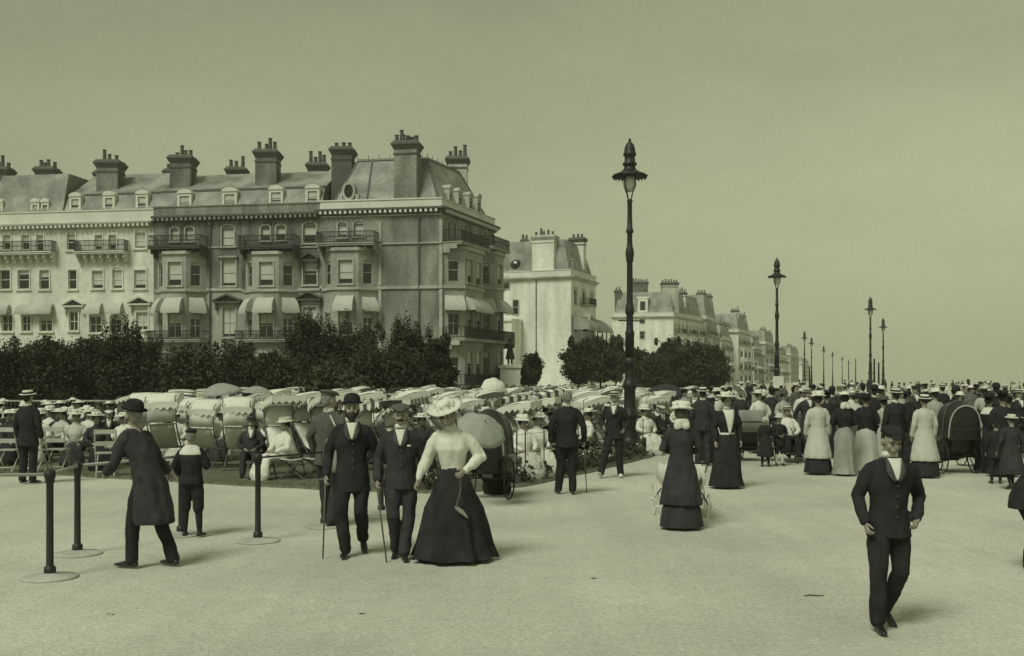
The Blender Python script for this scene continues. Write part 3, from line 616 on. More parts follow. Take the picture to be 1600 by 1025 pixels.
# ---- generic later terraces
def generic_house(A, B, depth, H, label, floors=4, cols=3, mw=M_stucco, roof=3.4, chims=((.15, 3), (.85, 3)), seed=0, right=None, group='houses further along the seafront', bays=True, bl=(.0, .8)):
    r_ = random.Random(seed); F = Fac(A, B); p = F.P(F.L/2); r = empty('seafront_house', p, 0, 1, label, 'house', group)
    def grid(G, cols_, fl=floors):
        ws = []; sh = (H-2.2)/fl
        for f in range(fl):
            for c in range(cols_):
                m_ = G.L*(c+.5)/cols_; w2 = min(.6, G.L/cols_*.3); z0 = .9+f*sh+ (.3 if f else .2)
                ws.append((m_-w2, m_+w2, z0, z0+sh*.56, r_.choice([0, .2, .5, .8]), 'sash' if f < fl-1 else 'arch'))
        return ws
    facade(F, r, 0, H-.2, grid(F, cols) if cols else [], mw, surround=M_trim); cornice(F, r, 0, F.L, H, m=M_trim, mw=M_white, hp=.9, ends=.2, dent=False)
    zt = H+roof; P = [F.P(0, 0)[:2], F.P(F.L, 0)[:2]]
    if right is None: right = Vector(F.P(F.L, -depth)[:2])
    G = Fac(F.B, right); facade(G, r, 0, H-.2, grid(G, max(1, int(G.L/3))), mw, surround=M_trim); cornice(G, r, 0, G.L, H, m=M_trim, mw=M_white, hp=.9, ends=.2, dent=False)
    D = F.A+(Vector(right)-F.B); g = MB(); g.add([(right[0],right[1],0),(D.x,D.y,0),(F.A.x,F.A.y,0),(right[0],right[1],H),(D.x,D.y,H),(F.A.x,F.A.y,H)], [(0,1,4,3),(1,2,5,4)]); g.build('side_wall', mw, r, off=r.location)
    if bays and G.L > 3.5:
        n = max(1, int(G.L/7))
        for i in range(n):
            m_ = G.L*(i+.5)/n; sh = (H-2.2)/floors
            bay(G, r, m_-1.7, m_+1.7, 0, 1.0+sh*(floors-1), [(1.2+sh*f, 1.2+sh*f+sh*.55, r_.choice([.2, .7]), .2, 'sash') for f in range(floors-1)], mw, out_=1.3, cant=.8)
            balcony(G, r, m_-1.8, m_+1.8, 1.3+sh*(floors-1), out_=1.5, brackets=False, slab=M_trim); balcony(G, r, m_-2.2, m_+2.2, 1.0+sh, out_=1.8, brackets=False, slab=M_trim)
            awning(G, r, m_-1.6, m_+1.6, .8+2*sh, .2+2*sh-.5, 1.6, off=1.0)
    c = [Vector(F.A), Vector(F.B), Vector(right), D]; cen = sum(c, Vector((0, 0)))/4
    g = MB(); ins = lambda q, k: q+(cen-q).normalized()*k
    g.hexa([(*ins(q, .5), H-.3) for q in c], [(*ins(q, 2.4), zt) for q in c]); g.build('roof', M_slate, r, off=r.location)
    for k in range(max(1, int(G.L/4))):
        s = G.L*(k+.5)/max(1, int(G.L/4)); g = MB(); G.box(g, s-.45, s+.45, -2, -.5, H, H+1.7); G.box(g, s-.6, s+.6, -2, -.4, H+1.703, H+1.9); dd = g.build('dormer', M_trim, r, off=r.location)
        g = MB(); g.add([G.P(s-.3, -.49, H+.3), G.P(s+.3, -.49, H+.3), G.P(s+.3, -.49, H+1.4), G.P(s-.3, -.49, H+1.4)], [(0,1,2,3)]); g.build('pane', M_glass, dd, off=r.location)
    for i, (t, k) in enumerate(chims):
        q = Vector(F.B)*(1-t)+Vector(right)*t+(D-Vector(right)).normalized()*(1.8); rz = math.atan2(G.u.y, G.u.x)+math.pi/2
        chimney(r, q.x, q.y, H-.5, zt+rnd.uniform(.2, 1.2), 2.6, 1.3, mw, k, rz=rz, seed=seed*5+i)
    return F, G, r
# house behind the statue, big white gable
A, B, Rr = (at(772, 156), 156), (at(892, 151), 151), (at(931, 162), 162)
F, G, r = generic_house(A, B, 12, 18.1, 'large white stucco corner house with a blank sunlit gable, just beyond the near terrace', cols=0, roof=4.8, chims=((.7, 3),), seed=21, right=Vector(Rr))
q = F.P(F.s_(851, -1), -1.1); chimney(r, q[0], q[1], 17, zat(368, q[1]), 4.0, 1.6, M_stucco, 5, rz=math.atan2(F.u.y, F.u.x), seed=41, capm=M_trim)
q = F.P(F.s_(818, -3), -3.5); chimney(r, q[0], q[1], 17, zat(374, q[1]), 1.2, 1.0, M_trimd, 2, seed=42)
g = MB(); g.ell(F.P(F.s_(806, -.6), -.9, zat(411, 153)), (.95, .6, .8)); g.build('round_dormer', M_glass, r, off=r.location)
def gable_windows(F, r, rects):
    O = r.location
    for q in rects:
        a, b, z0, z1 = F.rect(q[:4]); g = MB()
        for k in ((a-.15, a, z0-.1, z1+.1), (b, b+.15, z0-.1, z1+.1), (a, b, z0-.15, z0), (a, b, z1, z1+.15)): F.box(g, k[0], k[1], .01, .12, k[2], k[3])
        F.box(g, a, b, .01, .06, (z0+z1)/2-.04, (z0+z1)/2+.04)
        wf = g.build('window', M_trim, r, off=O); g = MB(); g.add([F.P(a, .02, z0), F.P(b, .02, z0), F.P(b, .02, z1), F.P(a, .02, z1)], [(0,1,2,3)]); g.build('pane', M_glass, wf, off=O)
gable_windows(F, r, [(785,434,796,451),(802,469,810,491),(790,479,797,490),(802,512,811,543),(784,512,796,528),(786,560,797,590)])
downpipe(F, r, 838, 0, 16.8)
awning(G, r, .2, G.L-.2, zat(496, 156), zat(517, 152), 2.6, off=.3, m=M_slate)
g = MB(); G.box(g, .1, G.L-.1, .3, 2.8, zat(541, 154), zat(541, 154)+.25); g.build('balcony', M_trim, r, off=r.location)
for k in range(6): g = MB(); s_ = .3+(G.L-.6)*k/5; G.box(g, s_-.08, s_+.08, 2.5, 2.66, zat(541, 154)+.25, zat(517, 152)+.1); g.build('post', M_lead, r, off=r.location)
g = MB(); F.box(g, F.s_(784), F.s_(816), .05, 4, 0, zat(501, 150)); F.box(g, F.s_(783), F.s_(817), .02, 4.3, zat(501, 150)+.003, zat(497, 150)); g.build('side_wing', M_stucco, r, off=r.location)
# third building
A, B, Rr = (at(957, 243), 243), (at(1052, 240), 240), (at(1098, 262), 262)
F, G, r = generic_house(A, B, 14, 17.6, 'white stucco house end with two small gable windows, beyond the tall lamp post', cols=0, roof=5, chims=((.5, 4),), seed=22, right=Vector(Rr))
gable_windows(F, r, [(1000,494,1007,505),(1000,518,1007,529),(1024,560,1031,575),(975,560,982,575)])
q = F.P(F.s_(999, -3), -4); chimney(r, q[0], q[1], 17, zat(440, q[1]), 4.2, 2, M_brick, 6, seed=43)
q = F.P(F.s_(964), -2); chimney(r, q[0], q[1], 15, zat(453, q[1]), 1.6, 1.4, M_trimd, 2, seed=44)
q = F.P(F.s_(1046, -2), -3); chimney(r, q[0], q[1], 17, zat(441, q[1]), 4.4, 2, M_stucco2, 6, seed=45)
g = MB(); a, b = F.s_(996), F.s_(1012); F.box(g, a, b, -2, -.3, 17.5, zat(466, 241)); F.box(g, a-.3, b+.3, -2, -.2, zat(466, 241)+.003, zat(463, 241)); dd = g.build('dormer', M_white, r, off=r.location)
g = MB(); g.add([F.P(a+.6, -.29, 18.2), F.P(b-.6, -.29, 18.2), F.P(b-.6, -.29, 20.3), F.P(a+.6, -.29, 20.3)], [(0,1,2,3)]); g.build('pane', M_glass, dd, off=r.location)
far = [(1100, 264, 1120, 288, 18.4, 5.5), (1124, 300, 1147, 326, 14.5, 3.5), (1151, 318, 1172, 340, 17.5, 5), (1176, 372, 1190, 400, 14, 3), (1194, 410, 1210, 446, 17, 4.5), (1215, 490, 1230, 535, 13.5, 3.5), (1234, 560, 1248, 620, 16, 4), (1252, 690, 1264, 800, 13, 3)]
fl = ['grey stucco house with many chimneys next to the white gabled one', 'pale house with a dark roof just right of the big tree clump', 'pale house with a sharp white roof ridge right of the big tree clump',
      'narrow grey house left of the second lamp post', 'grey house seen just behind the second lamp post', 'hazy pale house right of the second lamp post', 'hazy low house left of the third lamp post on that side', 'faintest last house at the end of the seafront row']
for i, (pa, da, pb, db, H, rf) in enumerate(far):
    Bq = Vector((at(pa, da)+.5, da)); Rq = Vector((at(pb, db), db)); v_ = (Rq-Bq).normalized(); Aq = Bq+Vector((-v_.y, v_.x))*11*1.0
    generic_house(tuple(Aq), tuple(Bq), 12, H, fl[i], cols=2, roof=rf, chims=((.2, 4), (.75, 4)), seed=30+i, right=Rq, mw=[M_stucco2, M_stucco, M_stucco, M_stucco2, M_stucco2, M_stucco, M_stucco2, M_stucco][i], bays=i < 6)
# ================================================================= people
# Every figure is designed 1.75 m tall, facing -Y, its own right hand on -X, and scaled at its root.
TORSO = [(.86,.165,.115,0),(.95,.17,.12,0),(1.05,.145,.105,0),(1.15,.15,.11,0),(1.27,.175,.12,0),(1.37,.19,.11,0),(1.43,.15,.085,.0),(1.475,.075,.065,.0)]
def interp(tab, z, k):
    if z <= tab[0][0]: return tab[0][k]
    for a, b in zip(tab[:-1], tab[1:]):
        if z <= b[0]: t = (z-a[0])/(b[0]-a[0]); return a[k]+(b[k]-a[k])*t
    return tab[-1][k]
BASE = dict(hx=0, hy=0, hz=0, lean=(0,0), kR=(-.1,-.015,.49), aR=(-.11,.02,.085), kL=(.1,-.015,.49), aL=(.11,.02,.085), tR=(-.14,-.99), tL=(.14,-.99), pR=0, pL=0,
            eR=(-.245,.03,1.13), wR=(-.25,-.05,.88), eL=(.245,.03,1.13), wL=(.25,-.05,.88), yaw=0, pitch=0, roll=0, sit=False, curl=.7)
POSES = {
 'stand': {}, 
 'stand_back_hands': dict(eR=(-.26,.12,1.15), wR=(-.07,.2,.98), eL=(.26,.12,1.15), wL=(.06,.2,.96)),
 'stand_folded': dict(eR=(-.27,.0,1.15), wR=(-.08,-.19,1.06), eL=(.27,.0,1.15), wL=(.08,-.21,1.1)),
 'walk': dict(kR=(-.09,-.17,.5), aR=(-.09,-.24,.1), kL=(.1,.02,.48), aL=(.1,.3,.16), pL=-.5, eR=(-.28,.1,1.15), wR=(-.3,.12,.9), eL=(.27,-.03,1.14), wL=(.27,-.2,.93)),
 'stroll': dict(kR=(-.09,-.1,.49), aR=(-.1,-.13,.085), kL=(.1,.0,.48), aL=(.1,.16,.1), pL=-.25, eR=(-.27,.06,1.14), wR=(-.28,.02,.88), eL=(.27,.0,1.14), wL=(.27,-.13,.9)),
 'push': dict(eR=(-.25,-.02,1.14), wR=(-.2,-.3,1.05), eL=(.25,-.02,1.14), wL=(.2,-.3,1.05), lean=(0,-.05)),
 'sit': dict(hz=-.5, sit=True, lean=(0,.12), kR=(-.12,-.44,.5), aR=(-.13,-.52,.085), kL=(.12,-.44,.5), aL=(.13,-.5,.085), eR=(-.26,.0,1.16), wR=(-.12,-.24,1.08), eL=(.26,.0,1.16), wL=(.12,-.24,1.08)),
 # particular figures
 'lean_rail': dict(lean=(.0,-.26), kR=(-.12,.02,.49), aR=(-.14,.2,.085), kL=(.12,-.12,.49), aL=(.15,-.1,.085), eR=(-.27,-.16,1.1), wR=(-.34,-.08,.98), eL=(.27,-.22,1.1), wL=(.2,-.42,1.0), pitch=-8, yaw=-10),
 'boy': dict(kR=(-.12,.0,.47), aR=(-.15,.03,.085), kL=(.1,.0,.47), aL=(.1,.03,.085), eR=(-.25,-.02,1.16), wR=(-.16,-.24,1.12), eL=(.28,.0,1.16), wL=(.26,-.15,1.0)),
 'stride_bag': dict(kR=(-.09,-.02,.49), aR=(-.1,.12,.085), kL=(.12,-.1,.48), aL=(.12,-.14,.085), eR=(-.29,.04,1.16), wR=(-.24,-.2,1.08), eL=(.28,.02,1.15), wL=(.26,-.1,.92), yaw=-20),
 'bowler_walk': dict(kR=(-.12,-.12,.5), aR=(-.07,-.1,.085), kL=(.1,-.08,.5), aL=(.12,.26,.16), pL=-.6, eR=(-.26,.05,1.14), wR=(-.28,-.08,.9), eL=(.27,.02,1.13), wL=(.3,-.14,.9)),
 'cane_walk': dict(kR=(-.08,-.1,.49), aR=(-.05,.1,.1), pR=-.3, kL=(.1,-.04,.49), aL=(.04,-.14,.085), eR=(-.26,.04,1.13), wR=(-.26,-.1,.9), eL=(.25,.06,1.14), wL=(.23,.02,.9)),
 'lady_skirt': dict(eR=(-.29,.0,1.15), wR=(-.38,-.1,.9), eL=(.31,.03,1.16), wL=(.16,-.24,1.02), yaw=22, pitch=10, roll=-20, lean=(-.02,-.02)),
 'youth': dict(kR=(-.13,-.1,.5), aR=(-.14,-.1,.085), kL=(.1,-.03,.49), aL=(.05,.2,.14), pL=-.55, eR=(-.27,.02,1.15), wR=(-.24,-.08,.93), eL=(.32,.09,1.13), wL=(.2,-.1,.95), pitch=17, yaw=0, lean=(0,-.03)),
 'back_cane': dict(kR=(-.09,-.04,.49), aR=(-.1,-.02,.085), kL=(.1,-.06,.49), aL=(.13,-.13,.085), eR=(-.28,.03,1.14), wR=(-.3,-.08,.9), eL=(.27,.03,1.14), wL=(.27,-.04,.88), yaw=15),
 'swing': dict(kR=(-.16,-.14,.49), aR=(-.26,-.2,.1), pR=.4, kL=(.1,-.02,.49), aL=(.12,.08,.085), eR=(-.28,.05,1.15), wR=(-.22,-.14,1.05), eL=(.28,.04,1.15), wL=(.22,-.14,1.0)),
 'bend': dict(lean=(0,-.42), hz=-.04, kR=(-.1,-.1,.47), aR=(-.12,.0,.085), kL=(.1,-.15,.47), aL=(.1,-.1,.085), eR=(-.26,-.36,1.0), wR=(-.2,-.5,.8), eL=(.26,-.36,1.0), wL=(.2,-.5,.8), pitch=20),
}
def getpose(n): d = dict(BASE); d.update(POSES[n]); return d
def sp(p, x, y, z):       # carry a point of the upright torso into the pose
    k = max(0, (z-.9)/.6); return Vector((x+p['hx']+p['lean'][0]*k**1.15, y+p['hy']+p['lean'][1]*k**1.15, z+p['hz']-(abs(p['lean'][1])**2)*.45*k))
def joint(p, k):
    v = Vector(p[k])
    return v+Vector((0, 0, p['hz'])) if (k[0] in 'ew' and p['sit']) else v
def headM(p):
    base = sp(p, 0, .012, 1.5)
    return Matrix.Translation(base) @ Matrix.Rotation(R(p['yaw']), 4, 'Z') @ Matrix.Rotation(R(p['roll']), 4, 'Y') @ Matrix.Rotation(R(p['pitch']), 4, 'X') @ Matrix.Translation(-Vector((0, .012, 1.5)))
def rings(g, p, tab, seg=20, grow=0, front=None, ripple=None, sy=1):
    vs = []
    for row in tab:
        z, rx, ry, cy = row[:4]; c = sp(p, 0, cy, z)
        for k in range(seg):
            a = 2*math.pi*k/seg; f = 1+(ripple(a, z) if ripple else 0)
            vs.append(c+Vector(((rx+grow)*f*math.cos(a), (ry+grow)*f*math.sin(a)*sy, 0)))
    n = len(tab); fs = [(i*seg+k, i*seg+(k+1) % seg, (i+1)*seg+(k+1) % seg, (i+1)*seg+k) for i in range(n-1) for k in range(seg)]
    fs += [tuple(range(seg))[::-1], tuple((n-1)*seg+k for k in range(seg))]
    return g.add(vs, fs)
def hand(g, e, w_, s, curl, fine=True):
    d = (w_-e).normalized(); ref = Vector((0, -1, 0)) if abs(d.y) < .75 else Vector((0, 0, 1))
    thumb = (ref-d*ref.dot(d)).normalized(); inn = d.cross(thumb)*s        # thumb edge, palm normal (towards the body)
    if inn.x*s > 0: inn = -inn
    g.tube([w_-d*.02, w_+d*.03, w_+d*.075], [.024, .036, .036], 8, [.9, .5, .45], side=thumb)
    if not fine: 
        g.tube([w_+d*.07, w_+d*.11+inn*.01, w_+d*.13+inn*.035], [.034, .03, .022], 8, .5, side=thumb); return
    for k, L in enumerate((.068, .076, .071, .055)):
        o = thumb*(.029-.0195*k); p0 = w_+d*.07+o; p1 = p0+(d*(1-.3*curl)+inn*.5*curl)*L*.45; p2 = p1+(d*(1-.9*curl)+inn*.95*curl)*L*.35; p3 = p2+(d*(1-1.7*curl)+inn*curl)*L*.25
        g.tube([p0, p1, p2, p3], [.0115, .0105, .0095, .0085], 6)
    t0 = w_+d*.022+thumb*.026; t1 = t0+(thumb*.75+d*.6+inn*.3)*.036; t2 = t1+(d*.9+inn*.5+thumb*.1)*.034
    g.tube([t0, t1, t2], [.0135, .012, .0095], 6)
def vox(g, voxel, dec=1, sm=2):
    me = g.mesh('tmp'); o = bpy.data.objects.new('tmp', me); C.objects.link(o)
    m = o.modifiers.new('r', 'REMESH'); m.mode = 'VOXEL'; m.voxel_size = voxel
    if sm: m = o.modifiers.new('s', 'SMOOTH'); m.factor = .5; m.iterations = sm
    if dec < 1: m = o.modifiers.new('d', 'DECIMATE'); m.ratio = dec
    dg = bpy.context.evaluated_depsgraph_get(); r_ = bpy.data.meshes.new_from_object(o.evaluated_get(dg))
    bpy.data.objects.remove(o); bpy.data.meshes.remove(me); r_.shade_smooth(); return r_
def wrinkle(me, amp, sc=(9, 9, 5), seed=0):
    n = len(me.vertices); co = np.empty(n*3); no = np.empty(n*3); me.vertices.foreach_get('co', co); me.vertices.foreach_get('normal', no)
    co = co.reshape(-1, 3); no = no.reshape(-1, 3); dv = np.array([mnoise.noise(Vector((c[0]*sc[0]+seed, c[1]*sc[1], c[2]*sc[2]))) + .5*mnoise.noise(Vector((c[0]*sc[0]*2.3+seed, c[1]*sc[1]*2.3, c[2]*sc[2]*2.3+7))) for c in co])
    co += no*(dv*amp)[:, None]; me.vertices.foreach_set('co', co.ravel()); me.update()
VS = {0: (.0062, .011), 1: (.012, .015), 2: (.026, .028)}; DEC = {0: (.5, .6), 1: (.5, .5), 2: (.7, .6)}
def arm_pts(p, s):
    k = 'R' if s < 0 else 'L'; sh = sp(p, s*.175, .0, 1.395); return sh, joint(p, 'e'+k), joint(p, 'w'+k)
def leg_pts(p, s):
    k = 'R' if s < 0 else 'L'; hp = Vector((s*.09+p['hx'], p['hy'], .92+p['hz'])); return hp, joint(p, 'k'+k), joint(p, 'a'+k)
def foot(g, p, s, boot=1, voxel=.01):
    k = 'R' if s < 0 else 'L'; a = joint(p, 'a'+k); tx, ty = p['t'+k]; pit = p['p'+k]
    d = Vector((tx, ty, pit)).normalized(); up = Vector((0, 0, 1))
    heel = a-d*.05-up*.045; 
    g.tube([heel+up*.012, a+d*.06-up*.035, a+d*.15-up*.052+up*.004, a+d*.2-up*.055+up*.004], [.034*boot, .042*boot, .041*boot, .03*boot], 8, [1.0, .85, .6, .55], side=(abs(d.y)+.01, -d.x*(1 if d.y > 0 else -1)*1.0, 0))
    g.tube([a+up*.05, a-up*.02], [.042*boot, .042*boot], 8)
def piece(kind, pose, lod):
    p = getpose(pose); g = MB(); vb, vc = VS[lod]; db, dc = DEC[lod]
    if kind == 'body':
        rings(g, p, [(z, rx-.03, ry-.02, cy) for z, rx, ry, cy in TORSO])
        g.tube([sp(p, 0, .02, 1.42), sp(p, 0, .015, 1.52), headM(p) @ Vector((0, .01, 1.57))], [.065, .056, .056], 10)
        H = headM(p); h = lambda x, y, z: H @ Vector((x, y, z)); Hr = H.to_3x3()
        g.ell(h(0, .012, 1.655), (.076, .097, .095), 16, 10, Hr); g.ell(h(0, -.022, 1.592), (.056, .068, .066), 12, 8, Hr)
        g.ell(h(0, -.055, 1.552), (.032, .028, .024), 10, 6, Hr)
        if lod < 2:
            g.tube([h(0, -.086, 1.65), h(0, -.104, 1.618), h(0, -.1, 1.604)], [.011, .0145, .013], 6)
            g.tube([h(-.045, -.07, 1.662), h(0, -.088, 1.666), h(.045, -.07, 1.662)], [.012, .013, .012], 6)
            for s in (-1, 1):
                g.ell(h(s*.079, .015, 1.622), (.0105, .02, .032), 8, 6, Hr); g.ell(h(s*.04, -.06, 1.605), (.022, .02, .022), 8, 6, Hr)
            g.tube([h(-.024, -.084, 1.578), h(0, -.091, 1.577), h(.024, -.084, 1.578)], [.008, .0095, .008], 6)
        for s in (-1, 1):
            a, b, c = arm_pts(p, s); g.tube([a-Vector((s*.03,0,.02)), a.lerp(b, .5), b, b.lerp(c, .35), c], [.042, .038, .034, .034, .026], 8); hand(g, b, c, s, p['curl'], lod == 0)
            a, b, c = leg_pts(p, s); g.tube([a, a.lerp(b, .5), b, b.lerp(c, .35), c], [.07, .062, .045, .04, .026], 8)
            k = 'R' if s < 0 else 'L'; tx, ty = p['t'+k]; g.tube([c-Vector((0,0,.02)), c+Vector((tx, ty, p['p'+k])).normalized()*.1-Vector((0,0,.045))], [.028, .022], 8, .7)
        return vox(g, vb, db)
    if kind in ('jacket', 'coat', 'frock', 'longcoat', 'blouse', 'boyjacket', 'dress_top'):
        base = [(1.05,.168,.128,0),(1.15,.168,.13,0),(1.27,.192,.138,0),(1.36,.188,.125,0),(1.42,.155,.1,0),(1.485,.078,.072,.005)]
        if kind == 'jacket': tab = [(.80,.195,.148,.0),(.9,.19,.143,0)]+base
        elif kind == 'boyjacket': tab = [(.86,.205,.155,.0),(.95,.19,.145,0)]+base
        elif kind == 'coat': tab = [(.72,.205,.16,.0),(.85,.2,.15,0)]+base
        elif kind == 'frock': tab = [(.47,.22,.21,.06),(.52,.225,.21,.055),(.7,.215,.19,.03),(.88,.198,.16,.01)]+base
        elif kind == 'longcoat': tab = [(.36,.3,.27,.02),(.42,.3,.27,.02),(.65,.26,.225,.01),(.88,.21,.17,.0)]+base
        else: tab = [(.98,.13,.105,0),(1.05,.128,.106,0),(1.14,.148,.125,-.005),(1.25,.185,.15,-.012),(1.34,.19,.135,-.005),(1.42,.16,.1,0),(1.5,.06,.058,.008),(1.53,.055,.054,.01)]
        if p['sit']: tab = [t for t in tab if t[0] >= .86]
        rip = (lambda a, z: (.035*math.sin(a*7+z*3)+.02*math.sin(a*13)) * max(0, min(1, (.95-z)/.5))) if kind in ('longcoat', 'frock') else None
        rings(g, p, tab, 24, ripple=rip)
        fem = kind in ('blouse', 'dress_top')
        for s in (-1, 1):
            a, b, c = arm_pts(p, s); e = b+(c-b)*.93
            if fem: g.tube([a-Vector((s*.03,0,0)), a.lerp(b, .35), a.lerp(b, .8), b, b.lerp(c, .4), b.lerp(c, .75), e], [.07, .074, .07, .07, .062, .042, .034], 10)
            else: g.tube([a-Vector((s*.05,0,-.01)), a-Vector((s*.01,0,.03)), a.lerp(b, .45), b, b.lerp(c, .45), e], [.066, .071, .064, .058, .055, .052], 10)
        me = vox(g, vc, dc)
        if lod < 2: wrinkle(me, .012 if lod == 0 else .009, (11, 11, 7) if not fem else (14, 14, 5), hash(kind) % 7)
        return me
    if kind in ('trousers', 'knickers'):
        rings(g, p, [(.82,.15,.12,0),(.9,.168,.128,0),(1.0,.16,.12,0),(1.06,.15,.115,0)])
        for s in (-1, 1):
            a, b, c = leg_pts(p, s)
            if kind == 'trousers': g.tube([a, a.lerp(b, .5), b, b.lerp(c, .5), b.lerp(c, 1.0)], [.1, .094, .078, .071, .07], 10)
            else: g.tube([a, a.lerp(b, .5), b.lerp(a, .05), b.lerp(c, .12)], [.1, .1, .09, .07], 10)
        me = vox(g, vc, dc)
        if lod < 2: wrinkle(me, .012, (10, 10, 6), 3)
        return me
    if kind == 'stockings':
        for s in (-1, 1): a, b, c = leg_pts(p, s); g.tube([b, b.lerp(c, .35), c], [.062, .06, .042], 10)
        return vox(g, vc, dc)
    if kind in ('shoes',):
        for s in (-1, 1): foot(g, p, s)
        return vox(g, max(vb*1.3, .009), db)
    if kind == 'hemskirt':
        rings(g, p, [(.045,.31,.28,.03),(.05,.31,.28,.03),(.3,.27,.24,.02),(.5,.2,.17,.01),(.52,.05,.05,0)], 48, ripple=lambda a, z: .04*math.sin(a*9+z*2))
        return g.mesh('skirt', True) if lod < 2 else vox(g, vc, dc)
    if kind in ('skirt', 'bellskirt', 'narrowskirt'):
        if p['sit']:
            w0 = sp(p, 0, 0, 1.03); hz = .92+p['hz']
            g.tube([w0, Vector((0, .02, hz)), Vector((0, -.25, hz+.05)), Vector((0, -.42, hz+.02)), Vector((0, -.5, hz-.14)), Vector((0, -.54, .1))], [.14, .2, .22, .22, .25, .28], 16, [.8, .75, .45, .45, .5, .6], side=(1, 0, 0))
            me = vox(g, vc, dc); 
            if lod < 2: wrinkle(me, .02, (12, 8, 3), 1)
            return me
        hem, hy, f = {'skirt': (.33, .3, .03), 'bellskirt': (.46, .42, .05), 'narrowskirt': (.26, .25, .04)}[kind]
        tab = [(.045,hem,hy,.03),(.05,hem*1.0,hy,.03),(.2,hem*.9,hy*.9,.025),(.4,hem*.76+.02,hy*.76+.01,.02),(.6,hem*.6+.05,hy*.6+.04,.015),(.8,.22,.19,.01),(.92,.185,.155,.005),(1.0,.142,.118,0),(1.045,.125,.103,0)]
        rings(g, p, tab, 64, ripple=lambda a, z: (f*1.25*math.sin(a*9+2*math.sin(a)+z*1.5)+f*.8*math.sin(a*17+1.3*math.sin(2*a)+z*2))*max(0, min(1, (.98-z)/.6))**1.2)
        me = g.mesh('skirt', True) if lod < 2 else vox(g, vc, dc); 
        if lod < 2: wrinkle(me, .02, (6, 6, 3), 2)
        return me
    if kind in ('shirt', 'openfront'):        # the V of shirt seen between the lapels
        V0, VW = (1.3, .05) if kind == 'shirt' else (1.02, .1)
        P = []
        for i in range(9):
            t = i/8; z = V0+(1.475-V0)*t; wd = .006+VW*t**.9; rx = interp([(1.05,.168,.128),(1.15,.168,.13),(1.27,.192,.138),(1.37,.202,.125),(1.43,.16,.1),(1.485,.078,.072)], z, 1); ry = interp([(1.05,.168,.128),(1.15,.168,.13),(1.27,.192,.138),(1.37,.202,.125),(1.43,.16,.1),(1.485,.078,.072)], z, 2)
            P.append([sp(p, x, -ry*math.sqrt(max(.1, 1-(x/rx)**2))-.014, z) for x in (-wd, -wd/2, 0, wd/2, wd)])
        g.sheet(P, .02); c0 = sp(p, 0, .008, 1.478); c1 = sp(p, 0, .004, 1.535)
        n = 14; vs = []
        for (c, r_) in ((c0, .072), (c1, .064), (c1, .056), (c0, .062)):
            for k in range(n): a = 2*math.pi*k/n; vs.append(c+Vector((r_*math.cos(a), r_*1.0*math.sin(a), -.012*math.sin(a) if r_ > .06 else 0)))
        g.add(vs, [(j*n+k, j*n+(k+1) % n, ((j+1) % 4)*n+(k+1) % n, ((j+1) % 4)*n+k) for j in range(4) for k in range(n)])
        return g.mesh('shirt', True)
    if kind == 'lapels':
        for s in (-1, 1):
            P = []
            for i in range(9):
                t = i/8; z = 1.29+.185*t; wd = .008+.052*t**.9; rx = interp([(1.05,.168),(1.15,.168),(1.27,.192),(1.37,.202),(1.43,.16),(1.485,.078)], z, 1); ry = interp([(1.05,.128),(1.15,.13),(1.27,.138),(1.37,.125),(1.43,.1),(1.485,.072)], z, 1)
                wl = .04*math.sin(math.pi*min(1, t*1.05)**.8)+.01
                row = []
                for q in (0, .5, 1):
                    x = s*(wd+wl*q); row.append(sp(p, x, -ry*math.sqrt(max(.1, 1-(x/rx)**2))-.024+.008*q, z))
                P.append(row if s > 0 else row[::-1])
            g.sheet(P, .012)
        return g.mesh('lapels', True)
    if kind == 'buttons':
        for z in (.98, 1.07, 1.16, 1.25): g.ell(sp(p, .012, -(interp([(.9,0,.145),(1.05,0,.13),(1.27,0,.142)], z, 2))-.012, z), (.011, .006, .011), 8, 4)
        return g.mesh('buttons', True)
    if kind == 'tie':
        g.tube([sp(p, 0, -.092, 1.475), sp(p, 0, -.128, 1.42), sp(p, 0, -.152, 1.35)], [.014, .012, .016], 6, .5); return g.mesh('tie', True)
    if kind in ('collar_cape',):
        rings(g, p, [(1.34,.2,.14,.0),(1.38,.206,.13,0),(1.44,.16,.105,0),(1.5,.085,.08,.005)], 20); return vox(g, .014, .5)
    H = headM(p); Hr = H.to_3x3(); h = lambda x, y, z: H @ Vector((x, y, z))
    if kind == 'eyes':
        for s in (-1, 1): g.ell(h(s*.029, -.079, 1.639), (.014, .008, .0075), 8, 5, Hr); g.tube([h(s*.045, -.078, 1.66), h(s*.03, -.086, 1.664), h(s*.014, -.09, 1.659)], .0045, 5)
        g.tube([h(-.02, -.091, 1.577), h(0, -.098, 1.576), h(.02, -.091, 1.577)], .0035, 5)
        return g.mesh('eyes', True)
    if kind == 'moustache':
        g.tube([h(-.036, -.084, 1.583), h(-.014, -.1, 1.592), h(.014, -.1, 1.592), h(.036, -.084, 1.583)], [.007, .011, .011, .007], 6); return g.mesh('moustache', True)
    if kind == 'beard':
        g.ell(h(0, -.062, 1.555), (.058, .045, .055), 12, 8, Hr); g.ell(h(0, -.075, 1.52), (.035, .032, .05), 12, 8, Hr); g.tube([h(-.07, -.005, 1.61), h(-.055, -.045, 1.565), h(.055, -.045, 1.565), h(.07, -.005, 1.61)], [.016, .026, .026, .016], 8)
        me = vox(g, .009, .7); wrinkle(me, .008, (40, 40, 25)); return me
    if kind == 'hair':
        g.ell(h(0, .03, 1.665), (.083, .088, .094), 14, 8, Hr); g.ell(h(0, .055, 1.61), (.066, .055, .06), 12, 8, Hr); return vox(g, .014, .7)
